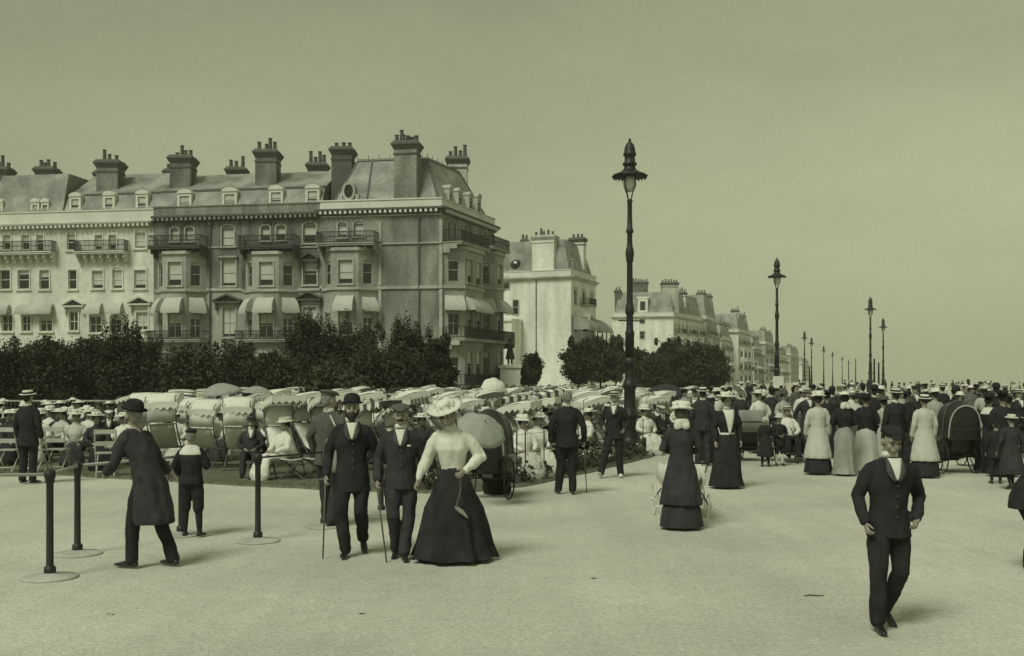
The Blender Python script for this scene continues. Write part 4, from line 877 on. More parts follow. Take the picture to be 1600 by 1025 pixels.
    if kind == 'bighair':
        g.ell(h(0, .025, 1.672), (.103, .1, .085), 14, 8, Hr); g.ell(h(0, .075, 1.64), (.07, .07, .06), 12, 8, Hr); me = vox(g, .014, .7); wrinkle(me, .008, (30, 30, 20)); return me
    # hats: lathe in head space
    def lat(prof, c, seg=22, sx=1, sy=1.16, tilt=0, ripple=None):
        M = Matrix.Rotation(R(tilt), 3, 'X'); q = h(*c); g.lathe(prof, tuple(q), seg, sx, sy, M=Hr @ M, ripple=ripple)
    if kind == 'bowler':
        lat([(.128,.008),(.132,.014),(.12,.004),(.094,.0),(.093,.05),(.085,.085),(.065,.108),(.035,.119),(.01,.121)], (0, .012, 1.69), tilt=-4); lat([(.098,.004),(.098,.03),(.09,.03)], (0, .012, 1.69), tilt=-4); return g.mesh('hat', True)
    if kind == 'boater':
        lat([(.142,0),(.144,.007),(.144,.012),(.09,.014),(.088,.07),(.085,.076),(.01,.078)], (0, .012, 1.695), tilt=-5); me = g.mesh('hat', True); smooth_angle(me, 40); return me
    if kind == 'boaterband':
        lat([(.092,.016),(.0935,.02),(.093,.048),(.089,.05)], (0, .012, 1.695), tilt=-5); return g.mesh('band', True)
    if kind == 'cap':
        g.ell(h(0, .0, 1.735), (.118, .135, .036), 16, 8, Hr @ Matrix.Rotation(R(10), 3, 'X')); g.ell(h(0, .012, 1.7), (.09, .105, .04), 16, 8, Hr); g.ell(h(0, -.11, 1.705), (.065, .055, .009), 12, 6, Hr @ Matrix.Rotation(R(14), 3, 'X')); return vox(g, .011, .7)
    if kind == 'boycap':
        g.ell(h(0, .012, 1.72), (.095, .108, .05), 16, 8, Hr); g.ell(h(0, -.1, 1.7), (.055, .045, .009), 12, 6, Hr @ Matrix.Rotation(R(14), 3, 'X')); return vox(g, .011, .7)
    if kind in ('widehat', 'tilthat'):
        t = 4 if kind == 'widehat' else 9
        lat([(.2,.02),(.205,.026),(.14,.014),(.1,.02),(.095,.06),(.075,.085),(.04,.095),(.01,.097)], (0, .02, 1.72), tilt=t, sy=1.1, ripple=lambda a, z: .05*math.sin(2*a+.6)+.03*math.sin(5*a)); me = g.mesh('hat', True); return me
    if kind == 'hattrim':
        for k in range(9):
            a = k*.7; q = h(.085*math.cos(a), .02+.085*math.sin(a), 1.77+.03*math.sin(k*2.1)); g.ell(q, (.04, .04, .034), 8, 5)
        me = vox(g, .013, .8); wrinkle(me, .016, (30, 30, 30)); return me
    if kind == 'puffhat':
        lat([(.17,.01),(.175,.02),(.13,.03),(.12,.08),(.09,.12),(.02,.13)], (0, .02, 1.715), tilt=6, ripple=lambda a, z: .06*math.sin(5*a)+.04*math.sin(9*a+1))
        for k in range(6): a = k*1.05; g.ell(h(.09*math.cos(a), .02+.09*math.sin(a), 1.8), (.05, .05, .045), 8, 6)
        me = vox(g, .012, .6); wrinkle(me, .014, (25, 25, 25)); return me
    if kind == 'veil':        # gauzy scarf hanging from hat to shoulders at the back
        g.ell(h(0, .085, 1.555), (.1, .05, .045), 12, 8, Hr); g.ell(h(.055, .09, 1.5), (.06, .045, .07), 10, 6, Hr); g.ell(h(-.055, .09, 1.5), (.06, .045, .07), 10, 6, Hr); me = vox(g, .014, .7); wrinkle(me, .016, (18, 18, 10)); return me
    if kind == 'sash':
        rings(g, p, [(.99,.135,.112,0),(1.05,.137,.114,0)], 24); return g.mesh('sash', True)
    if kind == 'bonnet':
        g.ell(h(0, .035, 1.67), (.11, .12, .11), 14, 8, Hr); g.tube([h(-.1, -.03, 1.6), h(-.09, -.06, 1.7), h(0, -.07, 1.77), h(.09, -.06, 1.7), h(.1, -.03, 1.6)], .022, 8); me = vox(g, .014, .7); return me
    raise KeyError(kind)
NAMES = dict(openfront='shirt', hemskirt='skirt', bowler='hat', boater='hat', boaterband='hat_band', cap='hat', boycap='hat', widehat='hat', tilthat='hat', puffhat='hat', bonnet='hat', hattrim='hat_trim', bighair='hair', boyjacket='jacket', longcoat='coat', frock='coat',
             bellskirt='skirt', narrowskirt='skirt', knickers='breeches', dress_top='bodice', collar_cape='sailor_collar')
PC = {}
def getp(kind, pose, lod):
    k = (kind, pose, lod)
    if k not in PC: PC[k] = piece(kind, pose, lod); PC[k].name = NAMES.get(kind, kind)
    return PC[k]
def person(label, xy, h, rot, pose, outfit, lod=1, group=None, z=0):
    """outfit: list of (piece, material)"""
    t = empty('person', (xy[0], xy[1], z), R(rot), h/1.75, label, 'person', group)
    par = None
    for kind, m in [('body', M_skin)]+outfit:
        if lod == 2 and kind in ('eyes', 'buttons', 'lapels', 'tie', 'moustache', 'boaterband', 'hattrim'): continue
        o = link(NAMES.get(kind, kind), getp(kind, pose, lod), m, t)
    return t
def hand_world(t, pose, s, ext=.085):
    p = getpose(pose); _, e, w_ = arm_pts(p, s); q = w_+(w_-e).normalized()*ext
    M = Matrix.Translation(t.location) @ Matrix.Rotation(t.rotation_euler.z, 4, 'Z') @ Matrix.Scale(t.scale.x, 4); return M @ q
def suit(m, hat, hm, jac='jacket', tr=None, face=True, extra=(), shoes=M_boot, shirt=True):
    o = [(jac, m), ('trousers', tr or m), ('shoes', shoes), ('hair', M_hair), (hat, hm)]
    if hat == 'boater': o.append(('boaterband', M_suit))
    if shirt: o += [('shirt', M_blouse), ('lapels', M_lapel if m in (M_suit, M_suit2) else m)]
    if face: o += [('eyes', M_eye)]
    return o+list(extra)
def lady(top, skirt, hat='widehat', hm=None, sk='skirt', extra=(), face=True, topk='blouse'):
    o = [(topk, top), (sk, skirt), ('shoes', M_boot), ('bighair', M_hair), (hat, hm or M_hatw)]
    if hat in ('widehat', 'tilthat'): o.append(('hattrim', hm or M_hatw))
    if face: o.append(('eyes', M_eye))
    return o+list(extra)
# ================================================================= figures in front
def ht(py0, py1): return EYE*(py1-py0)/(py1-HOR)
def cane(top, bot, label):
    top, bot = Vector(top), Vector(bot); t = empty('walking_stick', bot, 0, 1, label, 'walking stick'); g = MB()
    g.tube([bot-bot, top-bot], [.008, .011], 8, round_=False); g.build('shaft', M_wood, t, True)
    g = MB(); d = (top-bot).normalized(); q = top-bot; g.tube([q, q+d*.03, q+d*.045+Vector((-.03,0,0)), q+d*.035+Vector((-.07,0,0))], .011, 8); g.build('handle', M_wood, t, True); return t
P1 = person('elderly bearded man in bowler and long frock coat leaning over the barrier rail', gnd(234, 886), 1.76, 243, 'lean_rail',
            [('frock', M_suit2), ('trousers', M_suit), ('shoes', M_boot), ('hair', M_hairg), ('bowler', M_suit), ('beard', M_hairg), ('shirt', M_blouse), ('eyes', M_eye)], 0)
P2 = person('boy in dark cap, white collar and knickerbockers standing with his back turned', gnd(299, 839), 1.36, 176, 'boy',
            [('boyjacket', M_suit), ('knickers', M_suit), ('stockings', M_suit), ('shoes', M_boot), ('hair', M_hairg), ('boycap', M_suit), ('collar_cape', M_blouse)], 0)
P3 = person('man in grey jacket and cap seen from behind with a cloth bag on his hip', gnd(514, 822), 1.83, 158, 'stride_bag',
            [('jacket', M_tweed), ('trousers', M_suit2), ('shoes', M_boot), ('hair', M_hairg), ('cap', M_tweed), ('shirt', M_blouse)], 0)
P4 = person('bearded man in black suit and bowler walking towards us', gnd(550, 868), 1.78, 8, 'bowler_walk', suit(M_suit, 'bowler', M_suit, 'coat', extra=[('beard', M_hair), ('tie', M_suit), ('buttons', M_lapel)]), 0)
P5 = person('man in dark lounge suit and flat cap walking beside the woman in white blouse', gnd(626, 872), 1.70, 4, 'cane_walk', suit(M_suit2, 'cap', M_tweed, extra=[('moustache', M_hair), ('buttons', M_lapel)]), 0)
P6 = person('woman in white blouse and full black skirt, pale hat tilted, looking down', gnd(708, 876), 1.72, -6, 'lady_skirt', lady(M_blouse, M_suit, 'tilthat', M_hatw, 'bellskirt'), 0)
P7 = person('youth in black suit and dark cap walking alone at the lower right, head bowed', gnd(1388, 982), 1.62, 4, 'youth', suit(M_suit, 'boycap', M_suit, extra=[('tie', M_suit), ('buttons', M_lapel)]), 0)
P8 = person('bareheaded man in black suit with his back to us, stick in hand', gnd(886, 773), 1.80, 184, 'back_cane', [('jacket', M_suit), ('trousers', M_suit), ('shoes', M_boot), ('hair', M_hairg), ('shirt', M_blouse)], 0)
P9 = person('man in dark suit, straw boater and white shoes striding past the tall lamp post', gnd(960, 746), 1.72, -12, 'swing', suit(M_suit, 'boater', M_straw, shoes=M_bootw), 0)
P10 = person('woman in long dark coat seen from behind, white puffed hat and bow', gnd(1064, 826), 1.62, 180, 'stand_folded',
             [('longcoat', M_suit2), ('hemskirt', M_suit2), ('shoes', M_boot), ('bighair', M_brown), ('puffhat', M_hatw), ('veil', M_hatw)], 0)
P11 = person('woman in white shirt front, dark open jacket and black skirt', gnd(1136, 763), 1.70, 8, 'stand', lady(M_suit, M_suit, 'widehat', M_hatw, 'skirt', extra=[('openfront', M_blouse), ('sash', M_blouse)]), 0)
P12 = person('woman in long white coat over black skirt, back to us, left of the wide-hatted figure', gnd(1278, 741), 1.66, 172, 'stand', [('longcoat', M_cream), ('hemskirt', M_suit), ('shoes', M_boot), ('bighair', M_hair), ('puffhat', M_hatw)], 1)
P13 = person('woman in black bodice and pale grey skirt with a broad white hat, back to us', gnd(1319, 743), 1.68, 184, 'stand_folded', [('blouse', M_suit), ('narrowskirt', M_fawn), ('shoes', M_boot), ('bighair', M_hair), ('widehat', M_hatw), ('veil', M_hatw)], 1)
P14 = person('woman in short black jacket and white skirt next to the pale grey skirted one', gnd(1353, 738), 1.66, 165, 'stand_folded', [('jacket', M_suit), ('skirt', M_cream), ('shoes', M_boot), ('bighair', M_hair), ('boater', M_suit)], 1)
P15 = person('tall man in black suit and straw hat behind the bowed youth, back to us', gnd(1399, 742), 1.78, 190, 'stand', [('coat', M_suit), ('trousers', M_suit), ('shoes', M_boot), ('hair', M_hair), ('boater', M_straw), ('boaterband', M_suit), ('shirt', M_blouse)], 1)
P16 = person('woman in long white coat and small white hat beside the black hooded bath chair', gnd(1444, 746), 1.66, 186, 'stand', [('longcoat', M_cream), ('hemskirt', M_suit), ('shoes', M_boot), ('bighair', M_hair), ('boater', M_hatw), ('boaterband', M_suit)], 1)
P17 = person('person in dark clothes cut off by the right edge, stooping forward', (at(1603, 10.6), 10.6), 1.7, 95, 'bend', suit(M_suit, 'cap', M_suit, 'coat'), 0)
# things they hold
q = hand_world(P4, 'bowler_walk', -1); cane(q, (q.x-.02, q.y-.05, .0), 'thin walking stick held upright by the bearded man in black')
q = hand_world(P5, 'cane_walk', -1); cane(q, (q.x+.12, q.y-.12, .0), 'dark slanting walking stick of the man in the flat cap')
q = hand_world(P8, 'back_cane', -1); cane(q, (q.x+.05, q.y+.1, .0), 'thin stick held by the bareheaded man in black')
q = hand_world(P6, 'lady_skirt', 1, .06)
t = empty('handbag', (q.x, q.y-.03, q.z-.4), .2, 1, 'small pale pointed purse hanging from the hand of the woman in white blouse', 'purse')
g = MB(); g.tube([(-.05,0,.05),(.01,0,.0),(.07,0,-.06)], [.018,.026,.01], 8, .5); g.build('bag', M_fawn, t, True); g = MB(); g.tube([(-.05,0,.05),(0,.02,.22),(.0,.03,.38)], .01, 6, round_=False); g.build('cord', M_tweed, t)
t = empty('shoulder_bag', (P3.location.x+.1, P3.location.y-.26, 1.02), R(165), 1, 'drab cloth bag hanging on the hip of the man in grey jacket', 'bag')
g = MB(); g.tube([(0,0,-.17),(0,0,0),(0,0,.13)], [.12,.13,.11], 12, .45, side=(1,0,0)); g.build('bag', M_fawn, t, True)
g = MB(); g.tube([(-.11,0,.12),(-.06,.0,.3),(.03,.03,.5)], .012, 6, round_=False); g.build('strap', M_hatw, t)
# handkerchief of P5
g = MB(); g.ell((.1, -.152, 1.3), (.026, .008, .012), 8, 5); link('pocket_handkerchief', g.mesh('pocket_handkerchief', True), M_blouse, P5)
# ================================================================= barrier posts and rails
def post(px, py, h=1.03, label=''):
    x, y = gnd(px, py); t = empty('barrier_post', (x, y, 0), rnd.uniform(0, 3), 1, label, 'post', 'barrier posts along the gravel')
    g = MB(); g.lathe([(.27,.0),(.272,.012),(.262,.02),(.17,.028),(.08,.042),(.05,.055),(.02,.056)], seg=32); g.build('base_disc', M_trim, t, True)
    g = MB(); g.lathe([(.055,.05),(.058,.06),(.056,.11),(.045,.115),(.036,.13),(.034,h*.6),(.035,h-.1),(.045,h-.09),(.046,h-.05),(.054,h-.045),(.054,h+.02),(.04,h+.03),(.01,h+.045)], seg=14); g.build('shaft', M_iron, t, True)
    g = MB(); g.tube([(-.045,-.045,.035),(.045,-.045,.035)], .012, 6); g.build('bolt', M_iron, t); return (x, y, h-.01)
a = post(78, 903, 1.05, 'black barrier post nearest the lower left corner'); b = post(121, 866, 1.02, 'black barrier post second from the lower left corner')
c = post(283, 836, 1.02, 'black barrier post beside the boy in knickerbockers'); d = post(403, 846, 1.04, 'black barrier post standing clear in the middle of the gravel left of the group')
e = post(507, 823, 1.02, 'black barrier post partly hidden behind the man with the cloth bag'); f = post(596, 802, 1.02, 'black barrier post behind the man in the flat cap')
def rail(p, q, label, r_=.017):
    p, q = Vector(p), Vector(q); t = empty('barrier_rail', p, 0, 1, label, 'rail', 'barrier rails between posts'); g = MB(); g.tube([p-p, q-p], r_, 8, round_=False); g.build('bar', M_trim if r_ > .015 else M_iron, t, True)
    g = MB(); g.ell((0,0,0), (.032,.032,.032), 8, 6); g.build('socket', M_iron, t, True)
rail(a, (a[0]-2.6, a[1]-.3, a[2]), 'pale barrier rail running out at the left from the nearest post'); rail(a, b, 'short pale barrier rail joining the two left posts', .02)
rail(b, c, 'long pale barrier rail the elderly man leans on', .018); rail(d, e, 'thin barrier rail from the clear middle post to the next', .012); rail(e, f, 'thin barrier rail behind the bearded man in black', .012)
# ================================================================= lamp posts
def lamp(px, d, label, H=8.6, sign=False):
    x = at(px, d); t = empty('lamp_post', (x, d, 0), R(20), H/8.6, label, 'lamp post', 'tall lamp posts along the promenade')
    seg = 18 if d < 60 else 10
    g = MB(); g.lathe([(.3,0),(.3,.3),(.27,.34),(.24,.4),(.22,.9),(.25,.95),(.25,1.02),(.2,1.08),(.19,1.7),(.235,1.76),(.24,1.86),(.2,1.92),(.17,2.0),(.16,2.35),(.21,2.42),(.21,2.5),(.15,2.6)], seg=seg); g.build('plinth', M_iron, t, True).scale = (.82, .82, 1)
    g = MB(); g.lathe([(.15,2.58),(.14,3.2),(.15,3.22),(.15,3.28),(.115,3.35),(.105,3.75),(.14,3.8),(.15,3.9),(.12,4.0),(.1,4.1),(.09,5.2),(.115,5.24),(.12,5.34),(.14,5.42),(.13,5.55),(.1,5.62),(.085,5.75),(.082,6.0),(.12,6.03),(.12,6.1),(.09,6.14),(.075,6.5),(.075,6.85),(.1,6.9),(.05,6.95)], seg=seg); g.build('column', M_iron, t, True).scale = (.86, .86, 1)
    g = MB()
    for k in range(4): a = k*math.pi/2+.4; g.tube([(.05*math.cos(a), .05*math.sin(a), 6.9), (.1*math.cos(a), .1*math.sin(a), 7.1), (.2*math.cos(a), .2*math.sin(a), 7.3), (.2*math.cos(a), .2*math.sin(a), 7.62)], .016, 5)
    g.build('lantern_frame', M_iron, t)
    g = MB(); g.ell((0,0,7.38), (.185,.185,.24), 16, 9); g.build('globe', M_globe, t, True)
    g = MB(); g.lathe([(.47,7.56),(.48,7.585),(.46,7.61),(.3,7.68),(.2,7.74),(.16,7.8),(.15,7.86),(.19,7.88),(.2,7.93),(.15,7.97),(.14,8.12),(.18,8.15),(.18,8.2),(.155,8.24),(.15,8.32),(.12,8.43),(.07,8.5),(.03,8.53),(.045,8.57),(.02,8.62)], seg=24 if d < 60 else 12, ripple=(lambda a, z: .05*math.cos(12*a) if z < 7.62 else 0) if d < 60 else None); g.build('lamp_shade', M_iron, t, True)
    if d < 60:
        g = MB()
        for k in range(24): a = 2*math.pi*k/24; g.lathe([(.006,7.5),(.02,7.53),(.02,7.56)], (.45*math.cos(a), .45*math.sin(a), 0), 5)
        g.build('shade_fringe', M_iron, t); g = MB(); g.tube([(-.34,0,3.6),(.34,0,3.6)], .02, 6); g.build('ladder_bar', M_iron, t, True)
    return t
LP = [(984,28.2,'tall lamp post nearest, rising between the two white corner houses'),(1214,55.9,'tall lamp post second in size with a white notice on its shaft'),(1360,82.5,'lamp post on the seaward side, taller of the pair standing close together'),
      (1380,111,'lamp post on the seaward side, shorter and right of the close pair'),(1257,141,'lamp post just right of the far houses, taller of two close together'),(1268,162,'lamp post close on the right of the taller distant one'),
      (1287,203,'distant lamp post, third in the row receding from the houses'),(1301,246,'distant lamp post, fourth in the row receding from the houses'),(1316,302,'distant lamp post, fifth in the row receding from the houses'),(1326,364,'most distant lamp post at the end of the row')]
for a in LP: lamp(*a)
x = at(1214.5, 55.9); g = MB(); g.box(-.27,-.26,0,.27,-.22,.6).box(-.3,-.22,-.03,.3,-.19,.63)
t = g.build('notice_board', M_white); t.location = (x, 55.9, zat(606, 55.9)); tag(t, 'square white notice board fixed to the second lamp post', 'notice')
for px, d, y0, lab in ((1265,120,572,'short dark pole beside the distant lamp pair'),(1366,90,560,'thin dark pole close to the seaward lamp'),(1373,95,566,'thin dark pole between the two seaward lamps'),(1337,180,560,'thin slanting dark pole far down the promenade'),(1513,48,592,'short dark flagless pole above the hooded bath chair'),(1326,200,562,'thick dark pole below the most distant lamp')):
    z = zat(y0, d); g = MB(); g.lathe([(.12,0),(.1,z*.5),(.07,z-.1),(.1,z-.08),(.03,z)], seg=8); o = g.build('pole', M_iron, None, True); o.location = (at(px, d), d, 0); tag(o, lab, 'pole')
# ================================================================= wheels, bath chairs, pram, parasols
def wheel(parent, c, r_, n=12, ax='x', m=M_iron, th=.014):
    t = MB(); seg = 28
    vs = []
    for k in range(seg):
        a = 2*math.pi*k/seg
        for j in range(6):
            b = 2*math.pi*j/6; rr = r_+th*math.cos(b); vs.append((c[0]+th*math.sin(b), c[1]+rr*math.cos(a), c[2]+rr*math.sin(a)))
    t.add(vs, [(k*6+j, k*6+(j+1) % 6, ((k+1) % seg)*6+(j+1) % 6, ((k+1) % seg)*6+j) for k in range(seg) for j in range(6)])
    w_ = t.build('wheel', m, parent, True)
    g = MB()
    for k in range(n): a = 2*math.pi*k/n; g.tube([(c[0]+.02*(-1)**k, c[1], c[2]), (c[0], c[1]+r_*math.cos(a), c[2]+r_*math.sin(a))], .0045, 4, round_=False)
    g.tube([(c[0]-.05, c[1], c[2]), (c[0]+.05, c[1], c[2])], .022, 8); g.build('spoke', m, w_); w_.children[0]['kind'] = 'stuff'
    return w_
def bath_chair(loc, rz, label, hood=True, body=M_hood, hoodm=M_hood, sc=1, r_=.36, back=None):
    """faces -Y; handle bar at the back (+Y)"""
    t = empty('bath_chair', loc, R(rz), sc, label, 'bath chair', 'wheeled bath chairs on the promenade')
    for s in (-1, 1): wheel(t, (s*.36, .12, r_), r_)
    wheel(t, (0, -.85, .17), .17, 8)
    g = MB(); P = [[(x, y, z) for x in (-.28, -.14, 0, .14, .28)] for (y, z) in ((.34,1.02),(.3,.8),(.24,.55),(.1,.46),(-.2,.45),(-.35,.42),(-.5,.26),(-.8,.24))]; g.sheet(P, .03)
    for s in (-1, 1): g.sheet([[(s*.29, y, z0), (s*.3, y, z1)] for y, z0, z1 in ((.34,.5,1.0),(.15,.45,.8),(-.1,.42,.72),(-.35,.36,.62),(-.5,.24,.42),(-.8,.22,.3))], .02)
    g.build('seat', body, t, True)
    g = MB(); g.tube([(-.42,.12,r_),(.42,.12,r_)], .016, 6)
    for s in (-1, 1): g.tube([(s*.3,.35,.42),(s*.3,-.3,.38),(s*.12,-.7,.22),(0,-.85,.17)], .014, 6); g.tube([(s*.3,.12,r_),(s*.3,.12,.5)], .014, 6); g.tube([(s*.27,.3,.75),(s*.27,.62,.98)], .014, 6)
    g.tube([(-.27,.62,.98),(.27,.62,.98)], .018, 8); g.tube([(0,-.8,.3),(0,-.7,.6),(0,-.3,.85)], .012, 6); g.build('undercarriage', M_iron, t, True)
    if back is not None:
        g = MB(); g.sheet([[(x, .37+y, z) for x in (-.3,-.15,0,.15,.3)] for y, z in ((-.02,.72),(0,.95),(.02,1.25))], .03); g.build('back_panel', back, t, True)
    if hood:
        P = []
        for i in range(9):      # folding hood: arched ribs from the closed back forward, dipping a little between the ribs
            t_ = i/8; row = []; yy = .46-.62*t_; zz = 1.0+.035*abs(math.cos(t_*math.pi*2)); dr = .1*math.sin(t_*math.pi*.9)
            for j in range(15):
                b = -1+2*j/14; x = .34*math.sin(b*math.pi/2)*(1 if abs(b) < 1 else 1.03); zt_ = .78+(.66+dr)*zz*max(0, math.cos(b*math.pi/2))**.62
                row.append((x*(1-.05*(1-zz)), yy+.16*(1-abs(b)**2)*(t_-.3)*-1, zt_ if abs(b) < 1 else .78))
            P.append(row)
        g = MB(); g.sheet(P, .015); hd = g.build('hood', hoodm, t, True)
        c_ = [(x*.96, y-.01, z) for x, y, z in P[0]]; g = MB(); g.add(c_+[(x, y, .74+0*z) for x, y, z in c_], [(k, k+1, 15+k+1, 15+k) for k in range(14)]); g.build('hood_back', hoodm, hd, True)
        for i in (0, 4, 8):
            g = MB(); g.tube([Vector(q)+Vector((0, 0, .008)) for q in P[i]], .016, 6); g.build('hood_rib', M_trim if i == 0 else M_lead, t, True)
    return t
def parasol(loc, r_, label, m, tilt=(0, 0), stick=.9, group=None):
    t = empty('parasol', loc, 0, 1, label, 'parasol', group); t.rotation_euler = (R(tilt[0]), R(tilt[1]), rnd.uniform(0, .7))
    n = 8; rows = []
    for i in range(7):
        s = i/6; row = []
        for k in range(n*4+1):
            a = 2*math.pi*k/(n*4); sc = 1-.05*s*(1-abs(math.cos(n*a/2))); row.append((r_*s*1.0*sc*math.cos(a)+1e-4*k*(s == 0), r_*s*sc*math.sin(a), r_*.42*(1-s**1.7)-.02*s*(1-abs(math.cos(n*a/2)))))
        rows.append(row)
    g = MB(); g.sheet(rows[::-1], .006); g.build('canopy', m, t, True)
    g = MB(); g.tube([(0,0,-stick),(0,0,r_*.42),(0,0,r_*.42+.07)], [.009,.009,.006], 6); g.build('stick', M_wood, t, True)
    g = MB()
    for k in range(n): a = 2*math.pi*k/n; g.tube([(r_*.98*math.cos(a), r_*.98*math.sin(a), -.01), (r_*.5*math.cos(a), r_*.5*math.sin(a), r_*.28), (0,0,r_*.4)], .004, 4, round_=False)
    g.build('rib', M_iron, t); t.children[-1]['kind'] = 'stuff'; return t
x, y = gnd(768, 778); bath_chair((x, y, 0), 165, 'black hooded bath chair with tall spoked wheels behind the woman in white blouse', r_=.36, sc=.95)
person('woman in dark dress sitting in the black hooded bath chair under the grey parasol', (x-.05, y+.1), 1.62, 165, 'sit', lady(M_suit2, M_suit, 'widehat', M_hatw), 1)
parasol((at(752, 15.9), 15.9, zat(672, 15.9)), .4, 'grey silk parasol held over the hooded bath chair', M_paras, (42, -6), stick=.6)
x, y = gnd(1503, 741); bath_chair((x, y+.3, 0), 180, 'large black hooded bath chair seen from behind on the right', r_=.36, sc=.98)
x, y = gnd(1238, 722); bath_chair((x, y+.4, 0), 0, 'bath chair carrying the man in white, facing us', hood=False, r_=.3, sc=.95)
person('man in white suit and boater sitting in the bath chair facing us', (x, y+.35), 1.7, 0, 'sit', [('jacket', M_blouse), ('trousers', M_suit), ('shoes', M_boot), ('hair', M_hair), ('boater', M_straw), ('boaterband', M_suit), ('eyes', M_eye)], 1, z=.1)
x, y = gnd(1174, 722); bath_chair((x, y+.3, 0), 178, 'bath chair with a pale grey cloth back, left of the two children', hood=False, r_=.34, back=M_fawn)
x, y = gnd(1545, 735); bath_chair((x+.3, y+.6, 0), 200, 'black bath chair at the right edge of the crowd behind the children', hood=False, r_=.36)
# pram pushed by P10
x, y = gnd(1070, 812); t = empty('pram', (x, y+.35, 0), R(180), .84, 'white perambulator in front of the woman in the long dark coat', 'pram')
g = MB(); g.sheet([[(.33*sx*(1-.0), yy, zz) for sx, zz in ((-1,.9),(-1.02,.62),(-.6,.4),(0,.36),(.6,.4),(1.02,.62),(1,.9))] for yy in (-.55,-.4,0,.4,.5)], .03); g.build('body', M_white, t, True)
g = MB(); g.tube([(0,-.5,.72),(0,0,.84),(0,.45,.72)], [.3,.32,.28], 14, .35, side=(1,0,0)); g.build('coverlet', M_blouse, t, True)
for s in (-1, 1): wheel(t, (s*.42, -.3, .27), .27, 10, m=M_bootw, th=.01); wheel(t, (s*.42, .35, .21), .21, 10, m=M_bootw, th=.01)
g = MB()
for s in (-1, 1): g.tube([(s*.33,.48,.8),(s*.33,.75,.98)], .012, 6); g.tube([(s*.42,-.3,.27),(s*.3,-.3,.45)], .012, 6); g.tube([(s*.42,.35,.21),(s*.3,.35,.45)], .012, 6)
g.tube([(-.33,.75,.98),(.33,.75,.98)], .015, 6); g.build('handle', M_iron, t, True)
# children
person('small girl in dark coat and pale bonnet left of the straw hatted child', gnd(1196, 729), 1.12, -8, 'stand', [('longcoat', M_suit), ('stockings', M_suit), ('shoes', M_boot), ('bighair', M_hair), ('bonnet', M_hatw), ('eyes', M_eye)], 1)
person('small child in dark coat with round straw hat between the girl and the bath chair', gnd(1218, 728), 1.14, 6, 'stand_folded', [('coat', M_suit), ('knickers', M_suit), ('stockings', M_blouse), ('shoes', M_boot), ('hair', M_hair), ('puffhat', M_straw), ('eyes', M_eye)], 1)
person('woman in white blouse bending over the two children', gnd(1186, 708), 1.64, 18, 'stand', lady(M_blouse, M_suit2, 'widehat', M_hatw), 1)
person('child in dark coat at the right edge near the bath chair', gnd(1556, 756), 1.2, 170, 'stand', [('coat', M_suit), ('knickers', M_suit), ('stockings', M_suit), ('shoes', M_boot), ('hair', M_hair), ('boycap', M_suit)], 1)
person('girl in dark frock and straw hat at the right edge in front of the crowd', gnd(1580, 764), 1.34, 186, 'stroll', [('longcoat', M_suit2), ('stockings', M_suit), ('shoes', M_boot), ('bighair', M_hair), ('boater', M_straw)], 1)
person('woman in black dress with dark hat standing by the right edge of the photograph', gnd(1566, 744), 1.7, 175, 'stand', lady(M_suit, M_suit, 'widehat', M_suit, face=False), 1)
person('nurse in black with white collar holding the bath chair handle by the right edge', gnd(1545, 738), 1.62, 150, 'push', lady(M_suit, M_suit, 'puffhat', M_suit, face=False, extra=[('collar_cape', M_blouse)]), 1)
